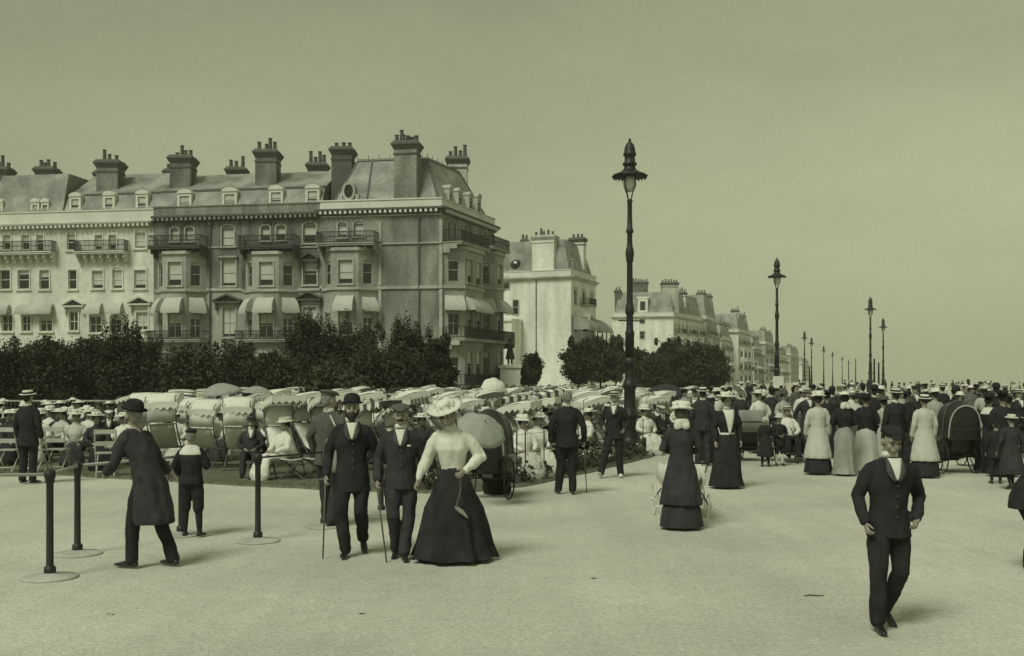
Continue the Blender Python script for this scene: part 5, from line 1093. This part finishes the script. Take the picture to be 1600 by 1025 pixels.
# ================================================================= standing crowd
def rot_pick(): return rnd.choice([0, 180, 180, 0, 90, -90])+rnd.uniform(-40, 40)
LIGHT = [('white', M_blouse), ('cream', M_cream), ('pale grey', M_palg), ('striped', M_check)]; DARK = [('black', M_suit), ('charcoal', M_suit2), ('grey', M_tweed), ('mid grey', M_midg), ('brownish', M_brown)]
def crowd_person(xy, lod, place, group, kind=None, rot=None, h=None):
    kind = kind or rnd.choice(['man', 'man', 'lady', 'lady', 'ladyw', 'manb', 'coat'])
    rot = rot_pick() if rot is None else rot; pose = rnd.choice(['stand', 'stroll', 'stand_folded', 'walk', 'stand_back_hands'])
    if kind == 'man':
        dn, dm = rnd.choice(DARK[:2]); hn, hk, hm = rnd.choice([('straw boater', 'boater', M_straw), ('dark cap', 'cap', M_suit), ('black bowler', 'bowler', M_suit)])
        return person('man in %s, %s, %s' % (dn, hn, place), xy, h or rnd.uniform(1.6, 1.86), rot, pose, suit(dm, hk, hm, shirt=lod < 2, face=lod < 2), lod, group)
    if kind == 'manb':
        dn, dm = rnd.choice(DARK); return person('man in %s jacket, pale trousers, %s' % (dn, place), xy, h or rnd.uniform(1.6, 1.86), rot, pose, suit(dm, 'boater', M_straw, tr=M_fawn, shirt=lod < 2, face=lod < 2), lod, group)
    if kind == 'lady':
        ln, lm = rnd.choice(LIGHT); dn, dm = rnd.choice(DARK); return person('woman in %s blouse, %s skirt, %s' % (ln, dn, place), xy, h or rnd.uniform(1.48, 1.74), rot, pose if pose not in ('stroll', 'walk') else 'push', lady(lm, dm, rnd.choice(['widehat', 'puffhat', 'boater']), rnd.choice([M_hatw, M_hatw, M_straw, M_suit, M_midg]), face=lod < 2), lod, group)
    if kind == 'ladyw':
        ln, lm = rnd.choice(LIGHT); return person('woman all in %s, %s' % (ln, place), xy, h or rnd.uniform(1.48, 1.74), rot, 'push' if pose in ('stroll', 'walk') else pose, lady(lm, lm, rnd.choice(['widehat', 'puffhat']), rnd.choice([M_hatw, M_straw, M_brown]), face=lod < 2), lod, group)
    if kind == 'dark':
        return person('woman in black, dark hat, %s' % place, xy, h or rnd.uniform(1.48, 1.74), rot, 'stand', lady(M_suit, M_suit, 'widehat', M_suit, face=lod < 2), lod, group)
    dn, dm = rnd.choice(DARK); return person('woman in long %s coat, %s' % (dn, place), xy, h or rnd.uniform(1.48, 1.74), rot, 'stand', [('longcoat', dm), ('hemskirt', dm), ('shoes', M_boot), ('bighair', M_hair), ('widehat', M_hatw)], lod, group)
GM = 'people strolling in the middle distance'
MID = [  # column, distance, kind, turn, place
 (1098,23.5,'man',170,'behind the veiled woman in the long coat'),(1112,24.5,'dark',10,'just left of the white shirt front woman'),(1086,26,'man',-20,'right of the tall lamp post foot'),
 (1158,29,'man',180,'above the pale bath chair back'),(1190,30,'ladyw',175,'behind the woman bending over children'),(1223,29,'ladyw',20,'upright behind the bath chair in white'),(1205,31,'man',190,'at the foot of the second lamp post'),
 (1262,25.5,'man',10,'left behind the long white coat'),(1254,32,'lady',0,'behind the man in white'),(1292,26,'dark',160,'between the white coat and the broad hat'),(1300,30,'man',185,'over the shoulder of the broad white hat'),
 (1338,27,'lady',5,'between the pale skirt and the white skirt'),(1366,26,'man',175,'left of the tall man in black'),(1382,24.5,'ladyw',200,'left of the tall man in black'),(1376,31,'ladyw',170,'tall and pale above the black jackets'),
 (1418,25,'dark',15,'between the tall man and the long white coat'),(1430,31,'man',0,'behind the small white hat'),(1462,27,'lady',185,'left of the large hooded bath chair'),(1472,33,'man',190,'beyond the large hooded bath chair'),
 (1556,27,'man',175,'right of the large hooded bath chair'),(1575,25,'dark',180,'near the right edge'),(1592,26,'man',5,'at the right edge'),(1538,31,'ladyw',170,'in pale clothes right of the bath chair hood'),(1588,31,'lady',180,'in the right corner of the crowd'),
 (1405,29,'lady',0,'behind the tall man in black'),(1120,30,'ladyw',200,'behind the white shirt front woman'),(1140,33,'man',0,'left of the second lamp post'),(1070,31,'lady',15,'behind the puffed white hat'),
 (1240,36,'man',180,'left of the distant lamp pair'),(1270,37,'dark',0,'below the distant lamp pair'),(1312,35,'man',10,'below the distant row of lamps'),(1330,33,'ladyw',180,'below the distant row of lamps'),(1348,36,'man',175,'below the taller seaward lamp'),
 (1445,38,'man',190,'right of the seaward lamps'),(1490,40,'lady',180,'above the bath chair hood'),(1525,38,'dark',175,'above the bath chair hood'),(1570,36,'manb',180,'near the right edge further back'),(1604,34,'man',0,'half cut by the right edge')]
for px, d, k, ro, pl in MID: crowd_person((at(px, d), d), 1, pl, GM, k, ro)
# far crowd
GF = 'far crowd on the promenade'
pts = []
tries = 0
while len(pts) < 120 and tries < 4000:
    tries += 1; d = 34+130*rnd.random()**1.6; px = rnd.uniform(1090 if d < 60 else 1150, 1640)
    x = at(px, d)
    if all((x-a)**2+(d-b)**2 > .8 for a, b in pts): pts.append((x, d))
for x, d in pts:
    px = 800+x/d*1600
    pl = 'far off '+('left of second lamp' if px < 1205 else 'below distant lamps' if px < 1300 else 'below seaward lamps' if px < 1400 else 'right of seaward lamps' if px < 1500 else 'past hooded chair')
    crowd_person((x, d), 2, pl, GF)
# ================================================================= seats
def hooded_chair(label, canv, roofm, group):
    """reclining canvas chair with a fringed canopy; the sitter faces -Y"""
    t = empty('canopy_chair', (0,0,0), 0, 1, label, 'deck chair', group)
    g = MB()
    for s in (-1, 1):
        g.tube([(s*.29,-.42,.02),(s*.29,.42,.98)], .016, 6, round_=False); g.tube([(s*.26,.5,.02),(s*.26,-.38,.45)], .016, 6, round_=False); g.tube([(s*.29,.38,.9),(s*.3,.42,1.5),(s*.3,.3,1.56)], .012, 5, round_=False); g.tube([(s*.3,.36,1.2),(s*.3,-.3,1.6)], .01, 5, round_=False)
    for y, z in ((.42,.98),(-.38,.45),(-.42,.04),(.5,.04)): g.tube([(-.3,y,z),(.3,y,z)], .015, 6, round_=False)
    g.build('frame', M_wood, t)
    g = MB(); g.sheet([[(x, .41+(-.38-.41)*s, .98+(.45-.98)*s-.2*math.sin(math.pi*s)) for x in (-.25,-.1,.1,.25)] for s in [i/8 for i in range(9)]], .008); g.build('sling', canv, t, True)
    g = MB(); P = [[(x, y, z+.02*math.cos(x*5)) for x in (-.34,-.17,0,.17,.34)] for y, z in ((.44,1.42),(.2,1.52),(-.1,1.59),(-.42,1.6))]; g.sheet(P, .008)
    cn = g.build('canopy', roofm, t, True)
    g = MB()
    for (y0, z0) in ((-.43, 1.61), (.45, 1.43)):
        n = 5
        for k in range(n):
            x0, x1 = -.34+.68*k/n, -.34+.68*(k+1)/n; g.add([(x0,y0,z0),(x1,y0,z0),(x1,y0,z0-.1),((x0+x1)/2,y0,z0-.16),(x0,y0,z0-.1)], [(0,1,2,3,4)])
    for s in (-1, 1):
        for k in range(6):
            ya, yb = .44-.87*k/6, .44-.87*(k+1)/6; za = 1.42+.19*(k/6)**.6; zb = 1.42+.19*((k+1)/6)**.6
            g.add([(s*.345,ya,za),(s*.345,yb,zb),(s*.345,yb,zb-.1),(s*.345,(ya+yb)/2,(za+zb)/2-.17),(s*.345,ya,za-.1)], [(0,1,2,3,4)])
    g.build('valance', roofm, cn)
    g = MB(); g.sheet([[(x, .43+.02*math.sin(x*9), z) for x in (-.28,-.14,0,.14,.28)] for z in (1.02,1.2,1.4)], .008); g.build('back_curtain', canv, t, True)
    return t
ORD = ['first','second','third','fourth','fifth','sixth','seventh','eighth','ninth','tenth','eleventh','twelfth','thirteenth','fourteenth','fifteenth','sixteenth','seventeenth','eighteenth','nineteenth','twentieth']
GC = 'canopied deck chairs on the lawn'
base = hooded_chair('pale canopied deck chair in the packed rows behind the low wire fence', M_canvas, M_canvas, GC)
plain = copy_tree(base); plain.location = (at(620, 31), 31, .035); plain.rotation_euler = (0, 0, R(95)); plain['label'] = 'open sling deck chair without canopy in the packed rows'
for ch in list(plain.children):
    if ch.name.startswith(('canopy', 'back_curtain')):
        for q in list(ch.children): bpy.data.objects.remove(q)
        bpy.data.objects.remove(ch)
def set_mats(t, canv, roofm):
    for ch in t.children:
        if ch.name.startswith(('sling', 'back_curtain')): ch.material_slots[0].material = canv
        if ch.name.startswith('canopy'):
            ch.material_slots[0].material = roofm
            for q in ch.children: q.material_slots[0].material = roofm
def chair_at(x, y, rz, label=None, canv=None, roofm=None, group=None, nm=False):
    op = (not nm) and rnd.random() < .3; c = copy_tree(plain if op else base)
    if op and label: label = label.replace('canopy chair', 'open sling chair')
    c.location = (x, y, .035); c.rotation_euler = (R(rnd.uniform(-5, 5)), R(rnd.uniform(-4, 4)), R(rz+rnd.uniform(-9, 9))); s = rnd.uniform(.9, 1.04); c.scale = (s, s, s)
    if label: c['label'] = label
    if group: c['group'] = group
    if canv: set_mats(c, canv, roofm)
    return c
def lawn_x(d):      # right-hand limit of the lawn at depth d
    xs = [(b, a) for a, b in EDGE[4:]]
    xs.sort()
    for (y0, x0), (y1, x1) in zip(xs[:-1], xs[1:]):
        if y0 <= d <= y1: return x0+(x1-x0)*(d-y0)/(y1-y0)
    return xs[-1][1] if d > xs[-1][0] else xs[0][1]
GP = 'seated audience on the lawn'
def sitter(x, y, rz, label, kind='lady', lod=1, deck=True):
    h = rnd.uniform(1.6, 1.72)
    if kind == 'lady': o = lady(*rnd.choice([(M_blouse, M_blouse), (M_blouse, M_cream), (M_cream, M_suit2), (M_blouse, M_suit)]), rnd.choice(['widehat', 'tilthat', 'puffhat']), M_hatw, face=lod < 2)
    elif kind == 'dlady': o = lady(M_suit2, M_suit, 'widehat', M_hatw, face=lod < 2)
    else: o = suit(rnd.choice([M_suit, M_suit2]), rnd.choice(['boater', 'cap']), rnd.choice([M_straw, M_tweed]), shirt=lod < 2, face=lod < 2)
    return person(label, (x, y), h, rz, 'sit', o, lod, GP, z=.03)
# packed rows, x 560..1080
cnt = 0
for r_i, d in enumerate((27.5, 30, 33, 36, 40, 44, 49, 55)):
    lim = lawn_x(d)-1.4; x = at(575-6*r_i, d)+rnd.uniform(0, .5)
    while x < min(lim, at(1085, d)):
        if rnd.random() < .86:
            rr = rnd.random(); ln = ['pale canopied deck chair in the packed rows on the lawn, empty side towards us']
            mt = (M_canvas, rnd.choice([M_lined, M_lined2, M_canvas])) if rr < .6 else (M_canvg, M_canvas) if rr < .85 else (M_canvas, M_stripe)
            chair_at(x, d+rnd.uniform(-.4, .4), rnd.choice([118, 112, 125, 60, -60])+rnd.uniform(-10, 10) if r_i % 2 else 115+rnd.uniform(-12, 12), ('pale' if rr < .6 else 'dim backed' if rr < .85 else 'stripe roofed')+' canopy chair in packed row '+ORD[r_i]+' from the fence', *mt); cnt += 1
            if rnd.random() < .42: sitter(x, d, 115+rnd.uniform(-15, 15), 'pale dressed woman sitting in packed row '+ORD[r_i], 'lady', 2)
        x += rnd.uniform(.75, 1.0)*(1+.25*(d > 40))
# front rows at the left, chair backs and sitters
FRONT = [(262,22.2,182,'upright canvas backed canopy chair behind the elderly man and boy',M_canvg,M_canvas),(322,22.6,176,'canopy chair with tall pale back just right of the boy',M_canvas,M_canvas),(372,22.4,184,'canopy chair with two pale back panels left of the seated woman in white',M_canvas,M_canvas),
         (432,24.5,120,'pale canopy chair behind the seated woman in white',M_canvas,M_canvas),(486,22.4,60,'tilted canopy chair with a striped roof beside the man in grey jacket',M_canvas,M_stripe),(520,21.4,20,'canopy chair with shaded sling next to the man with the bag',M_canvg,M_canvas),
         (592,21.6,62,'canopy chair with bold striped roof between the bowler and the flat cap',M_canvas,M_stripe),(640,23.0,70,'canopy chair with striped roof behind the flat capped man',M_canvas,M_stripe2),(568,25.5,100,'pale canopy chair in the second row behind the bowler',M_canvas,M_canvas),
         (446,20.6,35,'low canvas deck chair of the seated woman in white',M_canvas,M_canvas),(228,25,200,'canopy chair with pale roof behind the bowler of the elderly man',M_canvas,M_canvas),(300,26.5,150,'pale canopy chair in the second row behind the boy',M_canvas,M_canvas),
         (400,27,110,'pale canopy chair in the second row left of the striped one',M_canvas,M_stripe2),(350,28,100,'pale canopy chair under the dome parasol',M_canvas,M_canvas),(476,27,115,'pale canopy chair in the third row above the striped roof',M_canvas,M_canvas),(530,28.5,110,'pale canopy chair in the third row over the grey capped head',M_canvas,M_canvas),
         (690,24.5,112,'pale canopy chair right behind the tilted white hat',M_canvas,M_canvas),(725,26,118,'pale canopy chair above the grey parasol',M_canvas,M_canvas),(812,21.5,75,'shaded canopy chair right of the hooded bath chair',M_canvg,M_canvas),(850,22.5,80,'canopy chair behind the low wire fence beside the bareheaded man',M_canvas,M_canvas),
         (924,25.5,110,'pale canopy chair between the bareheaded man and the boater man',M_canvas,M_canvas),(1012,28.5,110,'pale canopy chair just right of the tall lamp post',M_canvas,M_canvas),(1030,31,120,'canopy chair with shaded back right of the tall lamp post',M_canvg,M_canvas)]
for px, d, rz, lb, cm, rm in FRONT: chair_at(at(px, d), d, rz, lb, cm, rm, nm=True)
SIT = [(438,20.3,-40,'lady','woman in white dress and broad white hat sitting left of the striped canopy'),(392,20.9,10,'man','bearded man in dark coat sitting left of the woman in white'),(152,22.4,30,'dlady','woman in dark bodice sitting near the left with her chair turned'),
       (60,24.0,10,'lady','woman in pale hat sitting behind the left folding chairs'),(92,25.2,-20,'lady','pale hatted woman second along behind the left folding chairs'),(118,23.4,15,'lady','woman in large pale hat sitting above the second folding chair'),(134,25.5,-15,'lady','woman with tall pale hat in the left group'),
       (170,25.8,20,'man','man in dark coat sitting left of the bowler hat'),(186,23.6,-30,'lady','woman in pale dress right beside the elderly man'),(206,26.5,10,'lady','woman with flowery pale hat above the bowler'),(236,24.0,-20,'lady','woman in white sitting behind the back of the elderly man'),
       (20,23.8,5,'dlady','woman in dark dress sitting beyond the left edge'),(-8,24.5,0,'lady','woman in white sitting at the very left'),(275,24.6,15,'lady','woman in white hat above the upright canvas back'),(306,24.9,-10,'lady','woman in pale hat above the cap of the boy'),
       (345,25.6,20,'lady','woman in white sitting under the dome parasol'),(600,24.2,-10,'dlady','dark woman sitting behind the bowler man shoulder'),(660,22.2,10,'dlady','woman with wide pale hat sitting between flat cap and tilted hat'),(820,20.6,20,'lady','woman in white dress sitting right of the tall spoked wheel'),
       (842,21.2,15,'lady','woman in white dress sitting left of the bareheaded man'),(862,22.8,0,'man','man in dark suit sitting behind the wire fence'),(912,24.2,-60,'lady','woman in white sitting between the two men in dark suits'),(1010,27.2,20,'lady','woman in white leaning back right of the tall lamp post'),
       (1036,30,10,'man','man in dark suit sitting right of the tall lamp post'),(560,29,0,'man','capped man sitting high in the third row'),(500,27.5,10,'dlady','dark woman sitting above the grey capped head'),(590,30.5,0,'lady','woman in white in the third row above the bowler'),(760,25,10,'dlady','dark woman sitting above the grey parasol'),
       (700,30,0,'dlady','dark woman in the back rows right of the tree'),(1060,33,-10,'lady','woman in pale hat in the back rows near the veiled woman')]
for px, d, rz, k, lb in SIT: sitter(at(px, d), d, rz, lb, k, 1)
person('man in dark overcoat and pale hat standing at the far left among the seats', (at(44, 19.5), 19.5), 1.76, 170, 'stand', suit(M_suit, 'boater', M_hatw, 'coat'), 1)
# background rows at the left: little seen but hats
for k in range(70):
    d = rnd.uniform(24.5, 38); px = rnd.uniform(-30, 560); sitter(at(px, d), d, rnd.uniform(-40, 40), 'figure in pale hat in the left seating, '+('near' if d < 29 else 'middle' if d < 33 else 'far')+' rows', rnd.choice(['lady', 'lady', 'man', 'dlady']), 2)
for k in range(26):
    d = rnd.uniform(27, 40); px = rnd.uniform(200, 560); chair_at(at(px, d), d, rnd.uniform(80, 200), 'pale canopy chair far back in the left seating', rnd.choice([M_canvas, M_lined]), rnd.choice([M_canvas, M_lined, M_lined2, M_stripe]))
bpy.data.objects.remove(base.children[0]) if False else None
base.location = (at(700, 29), 29, .035); base.rotation_euler = (0, 0, R(115))
parasol((at(345, 26), 26, zat(613, 26)), .55, 'dome shaped grey parasol over the seats left of centre', M_paras, (6, -8)); parasol((at(402, 31), 31, zat(614, 31)), .5, 'flat grey parasol seen edge on beyond the seats', M_paras, (4, 4)); parasol((at(1040, 36), 36, zat(614, 36)), .75, 'dark parasol right of the tall lamp post', M_suit2, (10, -10))
parasol((at(772, 42), 42, zat(612, 42)), .6, 'white parasol upright in the back rows under the corner house', M_canvas, (75, 8)); parasol((at(1157, 24), 24, zat(611, 24)), .2, 'narrow folded white parasol held above the crowd', M_canvas, (0, 50))
# folding chairs
def folding_chair(loc, rz, label):
    t = empty('folding_chair', loc, R(rz), 1, label, 'chair', 'slatted folding chairs at the left'); m = M_woodp
    for s in (-1, 1):
        g = MB(); g.tube([(s*.2,.24,0),(s*.2,.0,.45),(s*.2,.2,.92)] if False else [(s*.2,-.22,0),(s*.2,.06,.46),(s*.2,.2,.92)], .016, 6, round_=False); g.build('frame_leg', m, t)
        g = MB(); g.tube([(s*.17,.24,0),(s*.17,-.2,.46)], .015, 6, round_=False); g.build('leg', m, t)
    for z, y in ((.9,.195),(.66,.125)): g = MB(); g.box(-.21,y-.012,z-.045,.21,y+.012,z+.045); g.build('back_slat', m, t)
    for k in range(5): y = -.2+.085*k; g = MB(); g.box(-.2,y,.455,.2,y+.06,.475); g.build('seat_slat', m, t)
    g = MB(); g.tube([(-.17,.2,.1),(.17,.2,.1)], .012, 6, round_=False); g.build('stretcher', m, t)
for px, d, rz, lb in ((54,21.6,175,'pale folding chair at the far left, nearer the edge'),(90,21.9,182,'second pale folding chair from the left edge'),(166,20.8,196,'pale folding chair turned aslant left of the elderly man'),(14,21.7,180,'pale folding chair half hidden at the left margin')): folding_chair((at(px, d), d, .035), rz, lb)
def camp_stool(loc, rz, label):
    t = empty('folding_stool', loc, R(rz), 1, label, 'stool', 'crossed leg stools by the seated woman')
    for s in (-1, 1):
        g = MB(); g.tube([(-.24,s*.15,0),(.24,s*.15,.42)], .017, 6, round_=False); g.build('leg', M_wood, t); g = MB(); g.tube([(.24,s*.12,0),(-.24,s*.12,.42)], .017, 6, round_=False); g.build('leg', M_wood, t)
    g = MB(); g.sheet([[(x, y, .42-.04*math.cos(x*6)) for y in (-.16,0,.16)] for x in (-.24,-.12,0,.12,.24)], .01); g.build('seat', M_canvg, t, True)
for px, d, lb in ((456,20.1,'crossed leg stool just right of the seated woman in white'),(494,20.3,'crossed leg stool left of the man in grey jacket')): camp_stool((at(px, d), d, .035), 8, lb)
x, y = gnd(1272, 932); g = MB(); g.tube([(-.09,0,.007),(-.03,.03,.008),(.04,-.0,.008),(.1,.025,.006)], [.004,.006,.005,.003], 6); o = g.build('smudge', M_bark, None, True); o.location = (x, y, 0); tag(o, 'short dark twig lying on the gravel at the lower right', 'smudge')  # twig-like shape standing in for a dark smudge on the gravel
for k, (px, py, lb) in enumerate(((560,960,'scrap of pale paper on the gravel at the bottom centre'),(930,905,'scrap of pale paper on the gravel right of the centre'),(180,960,'scrap of pale paper on the gravel at the lower left'))):
    x, y = gnd(px, py); g = MB(); g.sheet([[(i*.03, j*.025, .008+.008*math.sin(i*2+j*1.3+k)) for j in range(3)] for i in range(3)], .002); o = g.build('paper_scrap', M_palg); o.location = (x, y, 0); o.rotation_euler = (0, 0, k*1.3); tag(o, lb, 'paper')
# ================================================================= low wire fence and bedding
def on_edge(px, back=.25):
    best = min(ef, key=lambda q: abs(800+q[0]/q[1]*1600-px)); return best[0]-back*.5, best[1]+back
t0 = Vector((*on_edge(800), 0)); t = empty('wire_fence', t0, 0, 1, 'low wire fence with thin iron stakes along the lawn edge by the bath chair', 'fence')
prev = None
for px in (800, 813, 838, 862, 888, 912, 938, 962, 1016, 1027, 1048, 1070, 1092, 1112):
    x, y = on_edge(px); h = 1.0; q = Vector((x, y, 0))-t0
    g = MB(); g.tube([q, q+Vector((0,0,h))], .012, 6); g.build('stake', M_iron, t, True)
    if prev is not None:
        for z in (.25, .6, .95): g = MB(); g.tube([prev+Vector((0,0,z)), q+Vector((0,0,z))], .004, 4, round_=False); g.build('wire', M_iron, t)
    prev = q
def leafquads(g, c, r_, n, s, rr=rnd, soft=False):
    for k in range(n):
        while True:
            v = Vector((rr.uniform(-1,1), rr.uniform(-1,1), rr.uniform(-1,1)))
            if v.length < 1: break
        v = v if not soft else Vector((rr.gauss(0, .5), rr.gauss(0, .5), rr.gauss(0, .5))); p = Vector((c[0]+v.x*r_[0], c[1]+v.y*r_[1], c[2]+v.z*r_[2]))
        a = Vector((rr.gauss(0,1), rr.gauss(0,1), rr.gauss(0,1))).normalized(); b = a.cross(Vector((rr.gauss(0,1), rr.gauss(0,1), rr.gauss(0,1)))).normalized(); q = s*rr.uniform(.5, 1.3)
        g.v += [tuple(p-a*q), tuple(p+b*q*.45), tuple(p+a*q), tuple(p-b*q*.45)]; m_ = len(g.v); g.f.append((m_-4, m_-3, m_-2, m_-1))
g = MB(); g2 = MB()
for x, y in ef:
    px = 800+x/y*1600
    if 640 < px < 1140 and not (730 < px < 800):
        for k in range(3): leafquads(g, (x-rnd.uniform(0, .5), y+rnd.uniform(.15, .9), .16), (.22, .22, rnd.uniform(.12, .3)), 36, .06)
        if rnd.random() < .5: leafquads(g2, (x-rnd.uniform(0, .4), y+rnd.uniform(.1, .7), .3), (.12, .12, .12), 14, .035)
tag(g.build('bedding_plants', M_leaf2), 'dark leafy bedding plants along the lawn edge behind the wire fence', 'plants', kind='stuff'); tag(g2.build('flowers', M_hatw), 'pale blossoms among the bedding plants at the lawn edge', 'flowers', kind='stuff')
# ================================================================= iron fence behind the seats
t = empty('park_fence', (at(280, 43), 43, 0), 0, 1, 'pale topped iron park fence in front of the dark shrubs at the left', 'fence')
x0, x1 = at(-60, 43), at(470, 43); g = MB(); g.box(x0-t.location.x, -.03, 1.05, x1-t.location.x, .03, 1.11); g.build('top_rail', M_trim, t)
g = MB(); g.box(x0-t.location.x, -.02, .2, x1-t.location.x, .02, .24); g.build('bottom_rail', M_iron, t)
n = int((x1-x0)/.16); g = MB()
for k in range(n): x = x0+.16*k-t.location.x; g.box(x-.012, -.012, .05, x+.012, .012, 1.05)
tag(g.build('railing_bar', M_lead, t), kind='stuff')
# ================================================================= trees and shrubs
def tree(px, d, top, hw, label, cl=9, n=9000, leaf=.12, trunk=1.4, m=M_leaf, bush=False, seed=0, spiky=False, group='trees and shrubs below the terrace'):
    rr = random.Random(seed+100); x = at(px, d); zt = zat(top, d); w_ = hw/1600*d; zb = .1 if bush else trunk
    t = empty('shrub' if bush else 'tree', (x, d, 0), rr.uniform(0, 6), 1, label, 'shrub' if bush else 'tree', group); g = MB(); br = []
    H = zt-zb
    for k in range(cl):
        a = rr.uniform(0, 6.28); u_ = rr.random()**.6; zf = rr.uniform(.05, .92); env = math.sqrt(max(.15, 1-(1.5*zf-.55)**2*.9)) if not bush else math.sqrt(max(.12, 1-zf**2))
        c = (w_*.72*u_*env*math.cos(a), w_*.72*u_*env*math.sin(a)*.8, zb+H*zf); s_ = rr.uniform(.2, .4)
        r_ = (w_*s_, w_*s_, min(H*.3, w_*s_*.75)); 
        if c[2]+r_[2] > zt-0: c = (c[0], c[1], zt-r_[2]*rr.uniform(1, 1.3))
        br.append(c); leafquads(g, c, r_, n//cl, leaf, rr, True)
    leafquads(g, (0, 0, zb+H*.42), (w_*.75, w_*.6, H*.42), n//3, leaf*1.5, rr)
    for k in range(14 if spiky else 7):          # sprigs breaking the outline
        a = rr.uniform(0, 6.28); q = (w_*.8*rr.random()*math.cos(a), w_*.6*math.sin(a)*rr.random()); hh = zb+H*rr.uniform(.72, .98); leafquads(g, (q[0], q[1], hh), (.25, .25, .5 if not spiky else .9), 160, leaf, rr)
    g.build('crown', m, t)
    g = MB(); g.tube([(0,0,0),(0.05,0,zb+H*.3),(.0,.05,zb+H*.75)], [max(.1, w_*.06), max(.07, w_*.045), .03], 8, round_=False)
    for c in br[:7]: g.tube([(0,0,zb+H*.1),(c[0]*.5, c[1]*.5, (c[2]+zb)/2), c], [w_*.03, w_*.02, .012], 5, round_=False)
    g.build('trunk', M_bark, t, True); return t
TR = [(10,56,512,70,'dark shrub mass at the far left margin',1),(78,56,514,62,'dark rounded shrub at the left below the pale houses',1),(135,60,505,48,'dark shrub between the left ones and the spiky pair',1),(187,56,488,40,'pointed dark evergreen below the pale stucco house',0),(232,62,512,36,'small dark shrub right of the pointed evergreen',1),
      (300,50,526,72,'large round clipped looking bush in front of the brick houses',1),(372,58,518,55,'dark shrub behind the round bush, level topped',1),(425,52,534,60,'low dark shrub left of the big spreading tree',1),(500,58,480,62,'left half of the big spreading tree cluster, tallest crown',0),
      (560,62,490,66,'dense dark tree in the middle of the spreading cluster',0),(640,58,484,52,'ragged topped tree right in the spreading cluster',0),(688,62,505,30,'narrow tree at the right end of the spreading cluster',0),(600,54,520,70,'low dark bush in front of the spreading cluster',1),(520,50,540,80,'broad low bush behind the seats below the cluster',1)]
for i, (px, d, top, hw, lb, b) in enumerate(TR): tree(px, d, top+19, hw*1.1, lb, 18, 19000, .09, bush=bool(b), seed=i, trunk=.25, spiky=(i in (3, 8, 10)), m=M_leaf2 if i in (5, 6, 13) else M_leaf)
TR2 = [(830,98,549,23,'small round tree right of the statue'),(905,106,524,34,'dark tree standing in front of the white corner house, left one'),(938,112,520,30,'dark tree in front of the white corner house, right one'),(962,135,516,20,'light thin tree between the two white corner houses'),(1000,118,540,32,'low dark tree just right of the tall lamp post'),
       (1042,125,521,34,'dark tree in front of the small gable windows'),(1082,120,527,40,'broad dark tree in the clump below the chimneys'),(1112,122,536,30,'dark tree at the right end of the clump'),(1020,112,548,36,'low bush at the left of the clump')]
for i, (px, d, top, hw, lb) in enumerate(TR2): tree(px, d, top+6, hw*1.1, lb, 14, 9000, .16, seed=50+i, trunk=1.5 if i < 4 else .5, m=M_leaf2 if i == 3 else M_leaf, group='trees in front of the far houses')
t = empty('clipped_hedge', (at(860, 74), 74, 0), 0, 1, 'low dark hedge along the back of the seating in front of the white corner house', 'hedge'); g = MB()
for k in range(60): x = at(700+k*5.4, 74)-t.location.x; leafquads(g, (x, rnd.uniform(-.3,.3), .75), (.45, .4, .85), 130, .12)
g.build('foliage', M_leaf, t)
# statue
d = 97; x = at(797, d); t = empty('statue', (x, d, 0), 0, 1, 'dark bronze standing figure on a white square pedestal beside the corner house', 'statue')
g = MB(); z1 = zat(570, d); g.box(-1.2,-1.2,0,1.2,1.2,.5).box(-.95,-.95,.503,.95,.95,z1-.3).box(-1.1,-1.1,z1-.297,1.1,1.1,z1); g.build('pedestal', M_white, t)
for kind in ('body', 'longcoat', 'trousers', 'shoes', 'hair'):
    o = link('figure' if kind == 'body' else NAMES.get(kind, kind), getp(kind, 'stand_folded', 1), M_bronze, t); o.location = (0, 0, z1); o.scale = (1.45,)*3

# ================================================================= labels: look-alikes are told apart by their place along the row
S.view_layers[0].update()
by = {}
for o in bpy.data.objects:
    if o.parent is None and 'category' in o: by.setdefault(o['label'], []).append(o)
for lb, os_ in by.items():
    if len(os_) > 1:
        os_.sort(key=lambda q: q.location.x/max(q.location.y, 1))
        n = len(os_)
        for i, q in enumerate(os_):
            w_ = 'leftmost' if i == 0 else 'rightmost' if i == n-1 else (ORD[i]+' from left' if i < (n+1)//2 or n-1-i > 19 else ORD[n-1-i]+' from right') if min(i, n-1-i) < 20 else 'middle'
            q['label'] = lb+', '+w_
for o in bpy.data.objects:
    if 'label' in o and len(o['label'].split()) > 16: print('LONG', o['label'])
